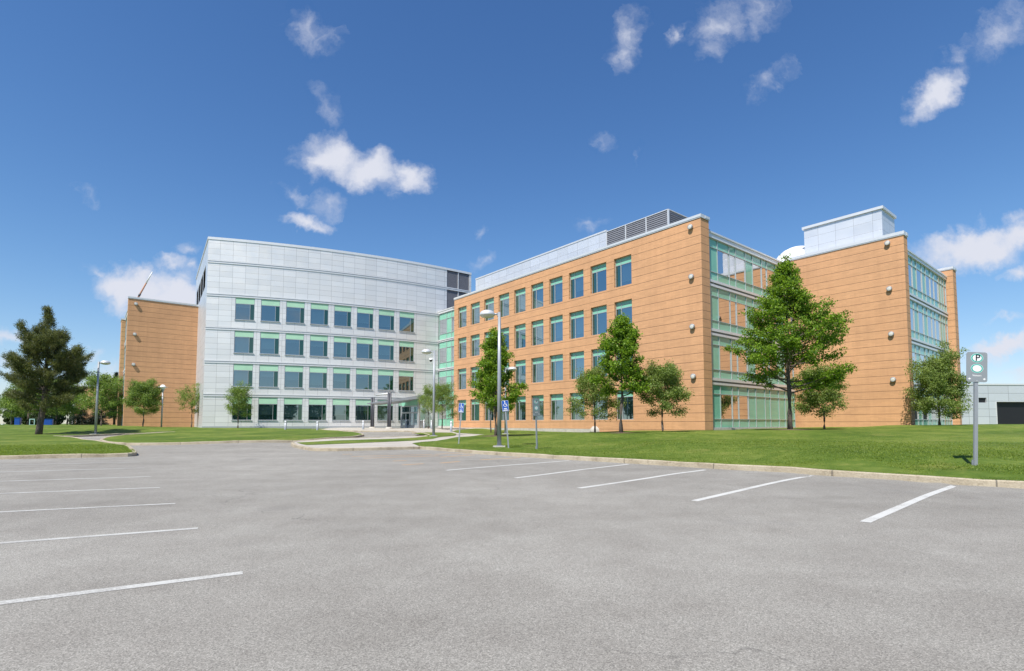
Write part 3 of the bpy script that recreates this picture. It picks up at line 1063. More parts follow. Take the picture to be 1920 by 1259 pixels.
# ---- windows of the brick wall (one kind, copied)
def window_parts(w, hgt, layout):
    """meshes of one window in local coordinates (x right, y in, z up)"""
    fw = .055
    yf, yg = .13, .165
    f = MB(); sp = MB(); pn = MB(); sd = MB()
    if layout == 'brick':
        zs, xm, side = hgt - .62, .62, 'L'
    else:
        zs, xm, side = hgt - .80, w - .50, 'R'
    f.box(0, yf - .03, 0, w, yf + .05, fw); f.box(0, yf, hgt - fw, w, yf + .05, hgt)
    f.box(0, yf, fw, fw, yf + .05, hgt - fw); f.box(w - fw, yf, fw, w, yf + .05, hgt - fw)
    f.box(fw, yf - .01, zs - .03, w - fw, yf + .05, zs + .03)
    if layout == 'brick':
        f.box(xm - .04, yf - .012, fw, xm + .04, yf + .05, zs - .03)
        f.box(xm - .02, yf, zs + .03, xm + .02, yf + .05, hgt - fw)
        f.box(-.03, -.035, -.06, w + .03, yf - .032, -.002)                 # projecting sill
        sp.box(fw, yg, zs + .03, w - fw, yg + .02, hgt - fw)
        f.box(fw, yf - .006, zs + .30, w - fw, yf + .03, zs + .325)
        sd.face([(fw, yg, fw), (xm - .04, yg, fw), (xm - .04, yg, zs - .03), (fw, yg, zs - .03)])
        pn.face([(xm + .04, yg, fw), (w - fw, yg, fw), (w - fw, yg, zs - .03), (xm + .04, yg, zs - .03)])
        bx = (xm + .06, w - fw - .02)
    else:
        f.box(xm - .02, yf, fw, xm + .02, yf + .05, zs - .03)
        f.box(-.05, -.03, -.045, w + .05, yf - .032, -.002)
        sp.box(fw, yg - .05, zs + .03, w - fw, yg + .02, hgt - fw)
        sd.face([(xm + .02, yg, fw), (w - fw, yg, fw), (w - fw, yg, zs - .03), (xm + .02, yg, zs - .03)])
        pn.face([(fw, yg, fw), (xm - .02, yg, fw), (xm - .02, yg, zs - .03), (fw, yg, zs - .03)])
        bx = (fw + .02, xm - .04)
    blinds = []
    for fr in (.18, .34, .5, .64, .78, .92):
        b = MB()
        zb = zs - (zs - fw) * fr
        b.box(bx[0], yg + .10, zb, bx[1], yg + .115, zs - .03)
        b.box(bx[0], yg + .09, zb - .045, bx[1], yg + .125, zb, None, 1)
        blinds.append(b)
    return f, sp, pn, sd, blinds


def window_kit(w, hgt, layout, spm):
    f, sp, pn, sd, bl = window_parts(w, hgt, layout)
    objs = {}
    tmp = {}
    for nm, b, m in (('window', f, [M['frame']]), ('spandrel_panel', sp, [spm]), ('pane', pn, [M['glass']]), ('side_pane', sd, [M['glass_green']])):
        o = b.build(nm, m); tmp[nm] = o.data; bpy.data.objects.remove(o)
    tmp['blind'] = []
    for b in bl:
        o = b.build('blind', [M['blind'], M['white']]); tmp['blind'].append(o.data); bpy.data.objects.remove(o)
    return tmp


def place_window(kit, loc, rz, rng, pb):
    w = link('window', kit['window'], bld, BINV)
    w.location = loc
    w.rotation_euler = (0, 0, rz)
    for nm in ('spandrel_panel', 'pane', 'side_pane'):
        link(nm, kit[nm], w)
    if rng.random() < pb:
        link('blind', rng.choice(kit['blind']), w)
    return w


rng = random.Random(11)
kitA = window_kit(1.94, 2.62, 'brick', M['spandrel'])
for k, s in enumerate(ROWS):
    for xr in bays:
        place_window(kitA, FA(xr - 1.94, .08, s), PA, rng, .85 if k < 3 else .45)

# ---- curved metal front
X0, X1 = RC * R(14.30), RC * R(38.6)
XC = RC * R(34.75)                                        # inner corner with the glazed link
wholes = []
WX = [RC * R(16.52 + 2.0145 * k) for k in range(8)]
WW = RC * R(1.52)
for k, s in enumerate(ROWS):
    for i, x in enumerate(WX):
        z0 = s + (.04 if k == 0 else 0.08) if k else s + .04
        wholes.append((x, x + WW, s + .05, s + 2.76))
door_x0, door_x1 = RC * R(33.0), RC * R(34.6)
steps = [RC * R(v) for v in np.arange(14.5, 34.7, .5)]
mb = MB()
facade(ARC, (X0, XC), (ZB, 16.1), wholes, 0.10, mb, 0, steps)
LX0, LX1 = RC * R(35.66), RC * R(38.35)
lz = [(16.9, 20.02), (20.36, 22.78)]
facade(ARC, (X0, X1), (16.1, 22.78), [(LX0, LX1, a, b) for a, b in lz], .25, mb, 0, [RC * R(v) for v in np.arange(14.5, 38.5, .5)])
part(mb, 'metal_wall', M['metal'], 'curved silver metal front wall')
# storey ledges: a double rib with a shadow gap
for (z0, z1, xe) in ((20.02, 20.36, X1), (16.12, 16.48, XC), (12.19, 12.52, XC), (8.29, 8.63, XC), (4.42, 4.76, XC)):
    m = MB()
    wall_box(m, ARC, X0, xe, -.07, -.002, z0, z0 + .12, 0, 1.4)
    wall_box(m, ARC, X0, xe, -.02, -.002, z0 + .122, z0 + .23, 1, 1.4)
    wall_box(m, ARC, X0, xe, -.06, -.002, z0 + .232, z1, 0, 1.4)
    part(m, 'ledge', [M['coping'], M['frame']])
m = MB()
wall_box(m, ARC, X0 - .03, X1, -.06, .5, 22.78, 23.08, 0, 1.4)
part(m, 'coping', M['coping'])
m = MB()
wall_box(m, ARC, X0, XC, -.03, -.001, .7, .98, 0, 1.4)
part(m, 'wall_base', M['frame'])
# louvres in the curved front
for (a, b) in lz:
    m = MB()
    wall_box(m, ARC, LX0, LX1, .22, .24, a, b, 1, 1.4)
    z = a + .03
    while z < b - .08:
        for i in range(2):
            xa, xb = LX0 + (LX1 - LX0) * i / 2, LX0 + (LX1 - LX0) * (i + 1) / 2
            m.face([ARC(xa, .05, z), ARC(xb, .05, z), ARC(xb, .10, z + .115), ARC(xa, .10, z + .115)])
        z += .13
    xm = (LX0 + LX1) / 2
    wall_box(m, ARC, xm - .05, xm + .05, .0, .1, a, b, 2)
    part(m, 'louvre', [M['louvre'], M['dark'], M['coping']])
kitM = window_kit(WW, 2.71, 'metal', M['spandrel_pale'])
for k, s in enumerate(ROWS):
    for x in WX:
        p = ARC(x, -.085, s + .05)
        place_window(kitM, p, x / RC + .013, rng, .85 if k < 3 else .5)

# ---- left flank of the metal volume, seen above the left block
S0 = np.array(ARC(X0, 0, 0)[:2])
dvec = np.array([-.566, .824]) / math.hypot(.566, .824)
FS = Frame(S0 + dvec * 21.0, math.atan2(-dvec[1], -dvec[0]))       # x 0 far .. 21 near
mb = MB()
lx = [(2.0 + i * 4.1, 2.0 + i * 4.1 + 3.9) for i in range(4)]
facade(FS, (0, 21), (ZB, 22.78), [(a, b, 17.75, 20.4) for a, b in lx], .2, mb)
part(mb, 'metal_wall', M['metal2'])
for a, b in lx:
    m = MB()
    wall_box(m, FS, a, b, .18, .2, 17.75, 20.4, 1)
    z = 17.8
    while z < 20.3:
        m.face([FS(a, .04, z), FS(b, .04, z), FS(b, .16, z + .1), FS(a, .16, z + .1)])
        z += .16
    part(m, 'louvre', [M['darksteel'], M['dark']])
coping(FS, 0, 20.97, 22.78, 23.08, -.05, .4)

# ---- curtain walls
def curtain(T, cells, rows, x0, x1, ztop, zbot, visrow, yg=.06):
    """cells: (xa, xb, vision?)  rows: list of (head top, vision top, vision bottom, sill bottom)"""
    f = MB()
    xs = sorted(set([c[0] for c in cells] + [c[1] for c in cells]))
    for (a, b, c, d) in rows:
        for x in xs:
            f.box(x - .03, 0, d, x + .03, .10, a, T)
        for z in (a, b, c, d):
            for i in range(len(xs) - 1):
                f.box(xs[i] + .03, .01, z - .028, xs[i + 1] - .03, .10, z + .028, T)
    root = part(f, 'curtain_wall', M['mullion'])
    sp = [MB() for _ in rows]
    for k, (a, b, c, d) in enumerate(rows):
        for (xa, xb, v) in cells:
            tilt = rng.uniform(-.006, .006); t2 = rng.uniform(-.006, .006)
            def quad(m, z0, z1):
                m.face([T(xa + .03, yg + tilt, z0), T(xb - .03, yg - tilt, z0), T(xb - .03, yg - tilt + t2, z1), T(xa + .03, yg + tilt + t2, z1)])
            quad(sp[k], b + .028, a - .028)
            quad(sp[k], d + .028, c - .028)
            if v and visrow(k, xa):
                p = MB(); quad(p, c + .028, b - .028)
                p.build('pane', M['glass_end'], root)
            else:
                quad(sp[k], c + .028, b - .028)
    for m in sp:
        m.build('spandrel_panel', M['spandrel'], root)
    for i in range(len(rows) - 1):
        m = MB()
        z0, z1 = rows[i + 1][0] + .03, rows[i][3] - .03
        hgt = z1 - z0
        m.box(x0, -.05, z0, x1, .09, z0 + hgt * .35, T)
        m.box(x0, .0, z0 + hgt * .35 + .0, x1, .088, z0 + hgt * .62, T, 1)
        m.box(x0, -.09, z0 + hgt * .62 + .0, x1, .09, z1, T)
        m.build('ledge', [M['coping'], M['louvre']], root)
    m = MB()
    m.box(x0, -.08, rows[0][0] + .03, x1, .5, ztop - .14, T)
    m.box(x0, -.14, ztop - .139, x1, .5, ztop, T)
    m.build('roof_edge', [M['coping']], root)
    m = MB()
    m.box(x0, -.02, zbot, x1, .09, rows[-1][3] - .03, T)
    m.build('base_sill', [M['coping']], root)
    inn = MB()
    wall_like_interior(inn, T, x0, x1, zbot, ztop)
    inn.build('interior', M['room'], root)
    return root


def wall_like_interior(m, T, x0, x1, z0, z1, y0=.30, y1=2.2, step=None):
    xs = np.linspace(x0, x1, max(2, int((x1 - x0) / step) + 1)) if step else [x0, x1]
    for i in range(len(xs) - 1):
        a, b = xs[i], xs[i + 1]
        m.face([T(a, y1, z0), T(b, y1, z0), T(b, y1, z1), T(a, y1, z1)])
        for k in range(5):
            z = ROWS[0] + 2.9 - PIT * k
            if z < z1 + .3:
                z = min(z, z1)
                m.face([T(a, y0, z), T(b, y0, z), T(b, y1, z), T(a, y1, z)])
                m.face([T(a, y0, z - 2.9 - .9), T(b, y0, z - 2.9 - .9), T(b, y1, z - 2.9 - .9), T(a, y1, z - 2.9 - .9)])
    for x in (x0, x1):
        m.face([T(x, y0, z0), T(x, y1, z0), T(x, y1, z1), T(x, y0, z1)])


ROWC = [(16.12 - PIT * k, 15.42 - PIT * k, 13.44 - PIT * k, 12.76 - PIT * k) for k in range(4)]
curtain(F1, [(0, .68, 1), (.68, 1.85, 0), (1.85, 3.7, 1), (3.7, 4.75, 1), (4.75, 6.4, 1), (6.4, 7.7, 0), (7.7, 9.4, 1), (9.4, 10.4, 1), (10.4, 12.1, 1), (12.1, 13.4, 0), (13.4, 15.35, 1)],
        ROWC, 0, 15.4, 16.64, .6, lambda k, x: k < 3 or x < 6)
curtain(FC2, [(0, 1.0, 0), (1.0, 2.7, 1), (2.7, 4.0, 0), (4.0, 5.75, 1), (5.75, 7.0, 0), (7.0, 8.6, 1), (8.6, 9.9, 1), (9.9, 11.5, 1), (11.5, 12.6, 0), (12.6, 13.5, 0), (13.5, 14.5, 1)],
        ROWC, 0, 14.55, 16.55, .9, lambda k, x: True)
ROWG = [(16.3 - PIT * k, 15.46 - PIT * k, 13.48 - PIT * k, 12.72 - PIT * k) for k in range(3)] + [(4.5, 3.9, 1.95, .98)]
curtain(FG, [(0.4, 1.1, 0), (1.1, 2.9, 1), (2.9, 4.15, 0), (4.15, 5.4, 1), (5.4, 6.2, 0)], ROWG, .4, 6.2, 16.75, .7, lambda k, x: True)
# left block's glazed flank, seen almost edge-on
FLC = Frame(LC + av * 18.0 + bv * .25, PA)
curtain(FLC, [(7.05 + 1.39 * i, 7.05 + 1.39 * (i + 1), i % 3) for i in range(7)], ROWC, 7.05, 16.8, 16.7, .8, lambda k, x: True)

# rooms behind the punched windows
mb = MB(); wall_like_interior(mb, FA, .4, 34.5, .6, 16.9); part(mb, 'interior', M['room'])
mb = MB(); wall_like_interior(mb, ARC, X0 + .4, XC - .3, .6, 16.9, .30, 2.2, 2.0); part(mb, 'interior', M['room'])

# ---- roofs and rear walls
def slab(name, pts, z, mat, t=.25):
    m = MB()
    m.face([(p[0], p[1], z) for p in pts])
    n = len(pts)
    for i in range(n):
        p, q = pts[i], pts[(i + 1) % n]
        m.face([(p[0], p[1], z - t), (q[0], q[1], z - t), (q[0], q[1], z), (p[0], p[1], z)])
    part(m, name, mat)


I2 = PI_ + bv * 16
slab('roof', [C0 + bv * .3 + av * .2, C0 + bv * 1.3 + av * .7, PI_ + av * .5 + bv * .3, PI_ + av * 36, C0 + av * 36 + bv * .3], 16.6, M['roofing'])
slab('roof', [C2 + bv * .3 + av * .2, C2 + bv * 1.2 + av * .6, O3 + av * .6, O3 + av * 24, PI_ + av * 15.05 + bv * .3], 16.48, M['roofing'])
slab('roof', [LC + bv * .3 + av * .2, LC + bv * 8.9 + av * .2, LC + bv * 8.9 + av * 18, LC + bv * .3 + av * 18], 16.9, M['roofing'])
arcp = [ARC(x, .2, 0)[:2] for x in np.linspace(X0 + .1, X1, 14)]
slab('roof', arcp + [np.array(arcp[-1]) + av * 16, S0 + dvec * 20.5 + bv * .2], 22.6, M['roofing'])


def rear(p, q, z1):
    m = MB()
    l = math.hypot(*(np.array(q) - np.array(p)))
    m.face([(p[0], p[1], ZB), (q[0], q[1], ZB), (q[0], q[1], z1), (p[0], p[1], z1)], [(0, ZB), (l, ZB), (l, z1), (0, z1)])
    part(m, 'rear_wall', M['brick'])


rear(PI_ + av * 36, PI_ + av * 15, 16.7); rear(O3 + av * 24, O3 + av * .4 + bv * 1.25, 16.9); rear(O3 + av * 24, PI_ + av * 15, 16.7)
rear(S0 + dvec * 21, np.array(arcp[-1]) + av * 16, 22.6); rear(np.array(arcp[-1]) + av * 16, np.array(arcp[-1]), 22.6); rear(LC + av * 18, LC + av * 18 + bv * 9, 17)

# ---- rooftop plant: metal screen and louvred screen over the long wing
FP = Frame(C0 + bv * 3.0 + av * 34.5, PA)                 # x 0 .. (near end)
xl = 34.5 - 4.9; xp = 34.5 - 12.05
m = MB()
facade(FP, (0, xp), (16.6, 20.3), [], 0, m)
facade(Frame(C0 + bv * 3.0 + av * 12.05, R(39)), (0, 8), (16.6, 20.3), [], 0, m)
part(m, 'rooftop_screen', M['metal2'])
m = MB(); wall_box(m, FP, 0, xp + .05, -.05, .3, 20.3, 20.45); part(m, 'coping', M['coping'])
m = MB()
def louvre_run(m, T, x0, x1, z0, z1, npost):
    z = z0
    while z < z1 - .1:
        m.face([T(x0, 0, z), T(x1, 0, z), T(x1, .06, z + .165), T(x0, .06, z + .165)])
        m.face([T(x0, 0, z - .015), T(x1, 0, z - .015), T(x1, 0, z), T(x0, 0, z)])
        z += .185
    for i in range(npost + 1):
        x = x0 + (x1 - x0) * i / npost
        m.box(x - .05, -.03, z0, x + .05, .12, z1, T, 1)
    m.box(x0, -.035, z1 + .001, x1, .14, z1 + .07, T, 1)
    m.box(x0, .2, z0, x1, .24, z1 - .05, T, 2)
louvre_run(m, FP, xp + .06, xl, 16.7, 20.2, 3)
louvre_run(m, Frame(C0 + bv * 3.0 + av * 4.9, R(39)), .06, 3.2, 16.7, 20.2, 1)
part(m, 'louvred_screen', [M['louvre'], M['coping'], M['dark']])
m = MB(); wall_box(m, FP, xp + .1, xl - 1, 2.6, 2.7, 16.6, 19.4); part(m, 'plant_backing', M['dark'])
# metal penthouse on the second block
FQ = Frame(PI_ + bv * .75, PA)
m = MB()
facade(FQ, (.8, 7.27), (16.5, 20.28), [], 0, m)
facade(Frame(PI_ + bv * .75 - av * 7.27, R(39)), (0, 3.55), (16.5, 20.28), [], 0, m)
facade(Frame(PI_ + bv * 4.3 - av * .8, R(39 - 180)), (0, 3.55), (16.5, 20.28), [], 0, m)
facade(Frame(PI_ + bv * 4.3 - av * 7.27, PA + math.pi), (0, 6.47), (16.5, 20.28), [], 0, m)
part(m, 'penthouse', M['metal2'])
m = MB(); wall_box(m, FQ, .66, 7.41, -.14, 3.69, 20.285, 20.53); part(m, 'coping', M['coping'])
# white dome beside it
dz = D(1500, 478, 53.0)
m = MB()
prof = [(2.45 * math.cos(R(a)), 2.3 * math.sin(R(a))) for a in (-35, -20, -5, 10, 25, 40, 55, 70, 82)] + [(0, 2.3)]
m.lathe(prof, 28, 0, (dz[0] - .2, dz[1], 17.2))
m.lathe([(1.2, 16.45 - 17.15), (1.2, -.9), (1.9, -1.25 + .0)], 16, 0, (dz[0] - .2, dz[1], 17.2))
part(m, 'dome', M['white'])

# ---- round wall lights
def wall_light(T, x, z):
    m = MB()
    def TT(a, b, c): return T(x + a, -c, z + b)
    m.lathe([(0.001, 0), (.12, 0), (.12, .05), (.19, .055), (.205, .07), (.205, .215), (.185, .235), (.15, .235)], 22, 0, (0, 0, 0), TT)
    m.lathe([(.15, .230), (.10, .245), (0, .25)], 22, 1, (0, 0, 0), TT)
    part(m, 'wall_light', [M['pole'], M['lens']])


for z in (16.65, 12.71, 8.79, 4.92): wall_light(FA, 35 - .82, z)
for z in (16.84, 12.85, 8.94, 5.03): wall_light(F2, 7.82, z)
for z in (16.74, 12.79, 8.87): wall_light(FL, .80, z)

# plinth of the long wall where the lawn dips
m = MB()
wall_box(m, FA, 2.0, 24.0, -.04, -.002, .2, .80)
part(m, 'plinth', M['concrete'])
m = MB()
wall_box(m, F1, -1.1, 15.4, -.16, -.10, .3, .93)
part(m, 'plinth', M['concrete'])

# ---- entrance vestibule and canopy
A0 = D(752.5, 800, 66.0)[:2]; A1 = D(783.5, 800, 63.6)[:2]
phiV = math.atan2(A1[1] - A0[1], A1[0] - A0[0]); LV = math.hypot(*(A1 - A0))
FV = Frame(A0, phiV)
m = MB()
zt = 4.35
for x in (0, LV * .5, LV - .08):
    m.box(x, -.03, .7, x + .08, .08, 3.5, FV)
m.box(0, -.03, 2.62, LV, .08, 2.74, FV); m.box(0, -.03, 3.38, LV, .08, 3.5, FV); m.box(0, -.03, .7, LV, .1, .93, FV)
m.box(-.12, -.05, .7, -.002, .12, 3.6, FV); m.box(LV + .002, -.06, .7, LV + .25, .12, 4.3, FV)
ves = part(m, 'vestibule', M['frame'], 'glazed entrance vestibule under the canopy')
m = MB(); m.face([FV(0, .02, 3.5), FV(LV, .02, 3.5), FV(LV, .02, 4.45), FV(0, .02, 3.95)])
wv = ARC(RC * R(33.35), 0, 0)
fv = FV(LV + .25, .13, 0)
m.face([(fv[0], fv[1], .75), (wv[0], wv[1], .75), (wv[0], wv[1], 4.3), (fv[0], fv[1], 4.3)])
m.build('spandrel_panel', M['spandrel'], ves)
for i in range(2):
    d = MB()
    xa = .08 + i * LV * .5; xb = LV * .5 + i * (LV * .5 - .08)
    xm = (xa + xb) / 2
    for (u, v) in ((xa + .01, xm - .01), (xm + .01, xb - .01)):
        d.box(u, 0, .93, u + .07, .05, 2.62, FV); d.box(v - .07, 0, .93, v, .05, 2.62, FV)
        d.box(u + .07, 0, .93, v - .07, .05, 1.12, FV); d.box(u + .07, 0, 2.54, v - .07, .05, 2.62, FV)
        d.box(u + .07, -.04, 1.75, v - .07, -.01, 1.79, FV)
    dd = d.build('door', M['frame'], ves)
g = MB(); g.face([FV(.08, .03, .93), FV(LV - .08, .03, .93), FV(LV - .08, .03, 3.38), FV(.08, .03, 3.38)]); g.build('pane', M['glass'], ves)
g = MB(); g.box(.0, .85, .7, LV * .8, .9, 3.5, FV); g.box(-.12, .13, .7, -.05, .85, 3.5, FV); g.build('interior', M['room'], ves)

# canopy: a tilted metal wing carried by a portal of two dark columns
cz = .68
pA = D(698, 800, 62.5); pB = D(729.5, 800, 60.0)
m = MB()
tip = D(688, 756.5, 60.5); rt = D(790, 742, 63.0)
bk = np.array([.45, 3.6])
def wing(u, w, dz_):
    p = tip + (rt - tip) * u
    return (p[0] + bk[0] * w, p[1] + bk[1] * w, p[2] + dz_)
for (u0, u1, t0, t1) in ((0, .24, .10, .16), (.24, 1.0, .22, .32)):
    c = [wing(u0, 0, -t0), wing(u1, 0, -t1), wing(u1, 1, -t1), wing(u0, 1, -t0), wing(u0, 0, 0), wing(u1, 0, .06), wing(u1, 1, .06), wing(u0, 1, 0)]
    for q in ((0, 1, 5, 4), (1, 2, 6, 5), (2, 3, 7, 6), (3, 0, 4, 7), (4, 5, 6, 7), (3, 2, 1, 0)):
        m.face([c[k] for k in q])
can = part(m, 'canopy', M['pole'], 'tilted grey metal canopy over the entrance')
m = MB()
m.tube([tuple(D(705, 741.5, 62.4)), tuple(D(731, 738, 60.2))], [.11, .11], 8)
m.build('beam', M['coping'], can)
for p, (px, zt_) in ((pA, (698, 4.45)), (pB, (729.5, 4.85))):
    m = MB()
    for dx in (-.13, .13):
        m.tube([(p[0] + dx, p[1], cz), (p[0] + dx, p[1], zt_)], [.10, .10], 10)
    m.box(p[0] - .12, p[1] - .04, cz, p[0] + .12, p[1] + .04, zt_ - .05)
    m.build('column', M['darksteel'], can)
    f = MB(); f.lathe([(.42, 0), (.38, .28), (.25, .34), (0.001, .34)], 14, 0, (p[0], p[1], cz - .12)); f.build('footing', M['concrete'], can)

# leftover slanted fragment over the left roof, given the shape of a pole
pz = D(250, 562, 69.0); pt = D(286, 510, 69.0)
sp_ = empty('slanted_fragment', (pz[0], pz[1], 16.9))
tag(sp_, 'unidentified slanted fragment built as a thin pole, orange below, white above, on left roof', 'pole')
v0 = Vector((0, 0, 0)); v1 = Vector((pt[0] - pz[0], 0, pt[2] - 16.9)); vm_ = v1 * .68
m = MB(); m.tube([v0, vm_], [.11, .09], 8); m.tube([vm_ * .44, vm_ * .54], [.125, .125], 8, 1); m.build('lower_section', [M['rust'], M['darksteel']], sp_)
m = MB(); m.tube([vm_, v1], [.09, .06], 8); m.build('upper_section', M['white'], sp_)

# ------------------------------------------------------------------ other buildings
def box_thing(name, o, phi, label, cat):
    e = empty(name, (o[0], o[1], o[2]), phi)
    tag(e, label, cat)
    return e


lo = D(1770, 797, 53.5)
lb = box_thing('low_building', (lo[0], lo[1], .9), R(2.0), 'low grey panelled single storey building behind the far right lawn', 'building')
LWD = 22.0
def IDT(x, y, z): return (x, y, z)
m = MB()
dx0 = D(1873, 780, 53.5)[0] - lo[0]
wx0, wx1 = D(1837, 750, 53.5)[0] - lo[0], D(1852.5, 750, 53.5)[0] - lo[0]
hs = [(dx0, dx0 + 7.0, .1, 2.62), (wx0, wx1, 2.55, 3.05)]
facade(IDT, (0, LWD), (-.6, 4.35), hs, .35, m)
m.face([(0, 0, -.6), (0, 12, -.6), (0, 12, 4.35), (0, 0, 4.35)]); m.face([(LWD, 0, -.6), (LWD, 12, -.6), (LWD, 12, 4.35), (LWD, 0, 4.35)])
m.face([(0, 12, -.6), (LWD, 12, -.6), (LWD, 12, 4.35), (0, 12, 4.35)])
m.build('wall', M['metal_low'], lb)
m = MB(); m.box(-.05, -.05, 4.352, LWD + .05, 12.05, 4.5); m.build('roof', M['coping'], lb)
m = MB(); m.box(wx0, .15, 2.55, wx1, .2, 3.05); m.build('window', M['black'], lb)
m = MB(); m.box(dx0, .3, .1, dx0 + 7, .34, 2.62); m.build('opening_sheet', M['black'], lb)  # even black sheet set back in the wide opening
m = MB()
m.box(dx0 - .07, -.03, .1, dx0 - .002, .30, 2.66); m.box(dx0, -.03, 2.622, dx0 + 7, .1, 2.68); m.build('opening_frame', M['coping'], lb)

b0 = D(160, 795, 118)
bb = box_thing('brick_building', (b0[0], b0[1], .5), R(20), 'distant orange brick building with grey roof edge seen behind trees at the far left', 'building')
m = MB(); facade(IDT, (-2, 14), (-.5, 9.2), [], 0, m); m.box(-2, .01, -.5, 14, 9, 9.2); m.box(6.6, 2, 9.2, 16, 10, 11.2)
m.build('wall', M['brick'], bb)
m = MB(); m.box(-2.2, -.2, 9.202, 6.59, 9.2, 9.75); m.box(6.4, 1.8, 11.202, 16.2, 10.2, 11.6); m.build('roof', M['coping'], bb)

# things far off beyond the left lawn
def far_box(px, w, hgt, d, depth, label, zb=.9):
    p = D(px, 795, d)
    e = empty('blue_cabin', (p[0], p[1], zb), R(28))
    tag(e, label, 'cabin')
    m = MB(); m.box(-w / 2, -depth / 2, -.5, w / 2, depth / 2, hgt); m.build('body', M['blue'], e)
    m = MB(); m.box(-w / 2 - .04, -depth / 2 - .04, hgt + .002, w / 2 + .04, depth / 2 + .04, hgt + .07); m.build('roof', M['blue'], e)
    m = MB(); m.box(-w * .38, -depth / 2 - .03, -.3, w * .38, -depth / 2 - .002, hgt - .15); m.build('door', M['blue'], e)


far_box(33.5, .75, 1.35, 92, .75, 'narrow upright blue cabin beyond the lawn, left of the pine trunk')
far_box(89.5, 1.45, 1.15, 95, .8, 'wide blue cabin beyond the lawn, just right of the pine trunk')
p = D(60, 795, 100)
e = empty('shelter_frame', (p[0], p[1], .9)); tag(e, 'pale teal open shelter frame beyond the lawn behind the pine trunk', 'shelter')
m = MB()
for x in (-.45, .45): m.box(x - .06, -.05, -.4, x + .06, .05, 1.15)
m.box(-.5, -.06, 1.152, .5, .06, 1.3); m.box(-.39, -.05, .1, .39, .05, .2)
m.build('frame', M['tealpaint'], e)
for i, (px, hh) in enumerate(((135.5, .9), (142.5, 1.25))):
    p = D(px, 795, 100)
    m = MB(); m.tube([(0, 0, -.4), (0, 0, hh)], [.05, .05], 8); m.lathe([(.05, hh), (.07, hh + .03), (0, hh + .08)], 8)
    o = m.build('post', M['white']); o.location = (p[0], p[1], .9)
    tag(o, ('shorter' if i == 0 else 'taller') + ' thin white post beyond the lawn right of the pine', 'post', 'white posts beyond the left lawn')
p = D(5, 795, 110)
m = MB(); m.box(-.22, -.2, -.3, .22, .2, .32); m.box(-.26, -.24, .322, .26, .24, .38); o = m.build('white_box', M['white']); o.location = (p[0], p[1], .9)
tag(o, 'small white box beyond the lawn at the far left edge', 'box')


# ------------------------------------------------------------------ street furniture
def lamp(px, py, z, height, head_dir, label, camera=False, d=None, scale=1.0, footing=True):
    p = GS(px, py, LW) if d is None else D(px, py, d)[:2]
    z = h1(*p) + LW
    e = empty('lamp_post', (p[0], p[1], z), 0)
    tag(e, label, 'street lamp', 'lamp posts with a dome head on one arm')
    m = MB(); m.tube([(0, 0, .05), (0, 0, height * .5), (0, 0, height)], [.105 * scale, .088 * scale, .07 * scale], 14)
    m.box(-.17, -.17, .05, .17, .17, .075)
    m.build('pole', M['pole'], e)
    if footing:
        m = MB(); m.box(-.29, -.29, -.4, .29, .29, .05); m.build('footing', M['concrete'], e)
    s = head_dir
    m = MB(); m.tube([(0, 0, height - .10), (s * .30, 0, height - .08)], [.045, .045], 10); m.box(min(0, s * .1), -.05, height - .2, max(0, s * .1), .05, height - .02)
    m.build('arm', M['pole'], e)
    cx = s * .58
    m = MB(); m.lathe([(0, height + .10), (.17, height + .09), (.29, height + .04), (.355, height - .05), (.375, height - .14), (.36, height - .16), (.34, height - .165)], 26, 0, (cx, 0, 0))
    hd = m.build('lamp_head', M['coping'], e)
    m = MB(); m.lathe([(.34, height - .165), (.30, height - .22), (.16, height - .26), (0, height - .265)], 22, 0, (cx, 0, 0)); m.build('lens', M['lens'], hd)
    if camera:
        m = MB(); zc = height - .72
        m.box(min(0, s * .25), -.03, zc + .12, max(0, s * .25), .03, zc + .17)
        m.lathe([(0, zc + .17), (.12, zc + .15), (.13, zc + .02)], 16, 0, (s * .25, 0, 0))
        m.lathe([(.115, zc + .02), (.10, zc - .06), (.05, zc - .11), (0, zc - .12)], 16, 1, (s * .25, 0, 0))
        m.build('security_camera', [M['white'], M['black']], e)


lamp(936, 838.5, .20, 6.45, -1, 'tallest looking grey lamp post, nearest of all, beside a blue wheelchair sign')
lamp(813, 818.5, .35, 6.35, -1, 'grey lamp post with a small security camera on the grass island before the entrance', camera=True)
lamp(179, 815, .36, 6.3, 1, 'grey lamp post beside the road, just right of the big pine')
lamp(948, 814.5, .42, 5.6, 1, 'grey lamp post mostly hidden behind the dense tree in front of the window bays')
lamp(20, 796, 1.0, 5.9, -1, 'small distant lamp post behind the pine at the far left', d=100, footing=False)

p = D(302.5, 803, 63.0)
e = empty('globe_lamp', (p[0], p[1], .82)); tag(e, 'slim lamp post with round globe and flat brim before the left orange wall', 'street lamp')
m = MB(); m.tube([(0, 0, -.2), (0, 0, 4.35)], [.085, .075], 12); m.lathe([(.075, 4.3), (.14, 4.4), (.17, 4.62)], 14); m.build('pole', M['pole'], e)
m = MB(); m.lathe([(.17, 4.62), (.26, 4.72), (.29, 4.88), (.25, 5.04), (.14, 5.15), (0, 5.18)], 20); m.build('globe', M['white'], e)
m = MB(); m.lathe([(.29, 4.86), (.50, 4.84), (.50, 4.88), (.29, 4.90)], 22); m.build('brim', M['coping'], e)

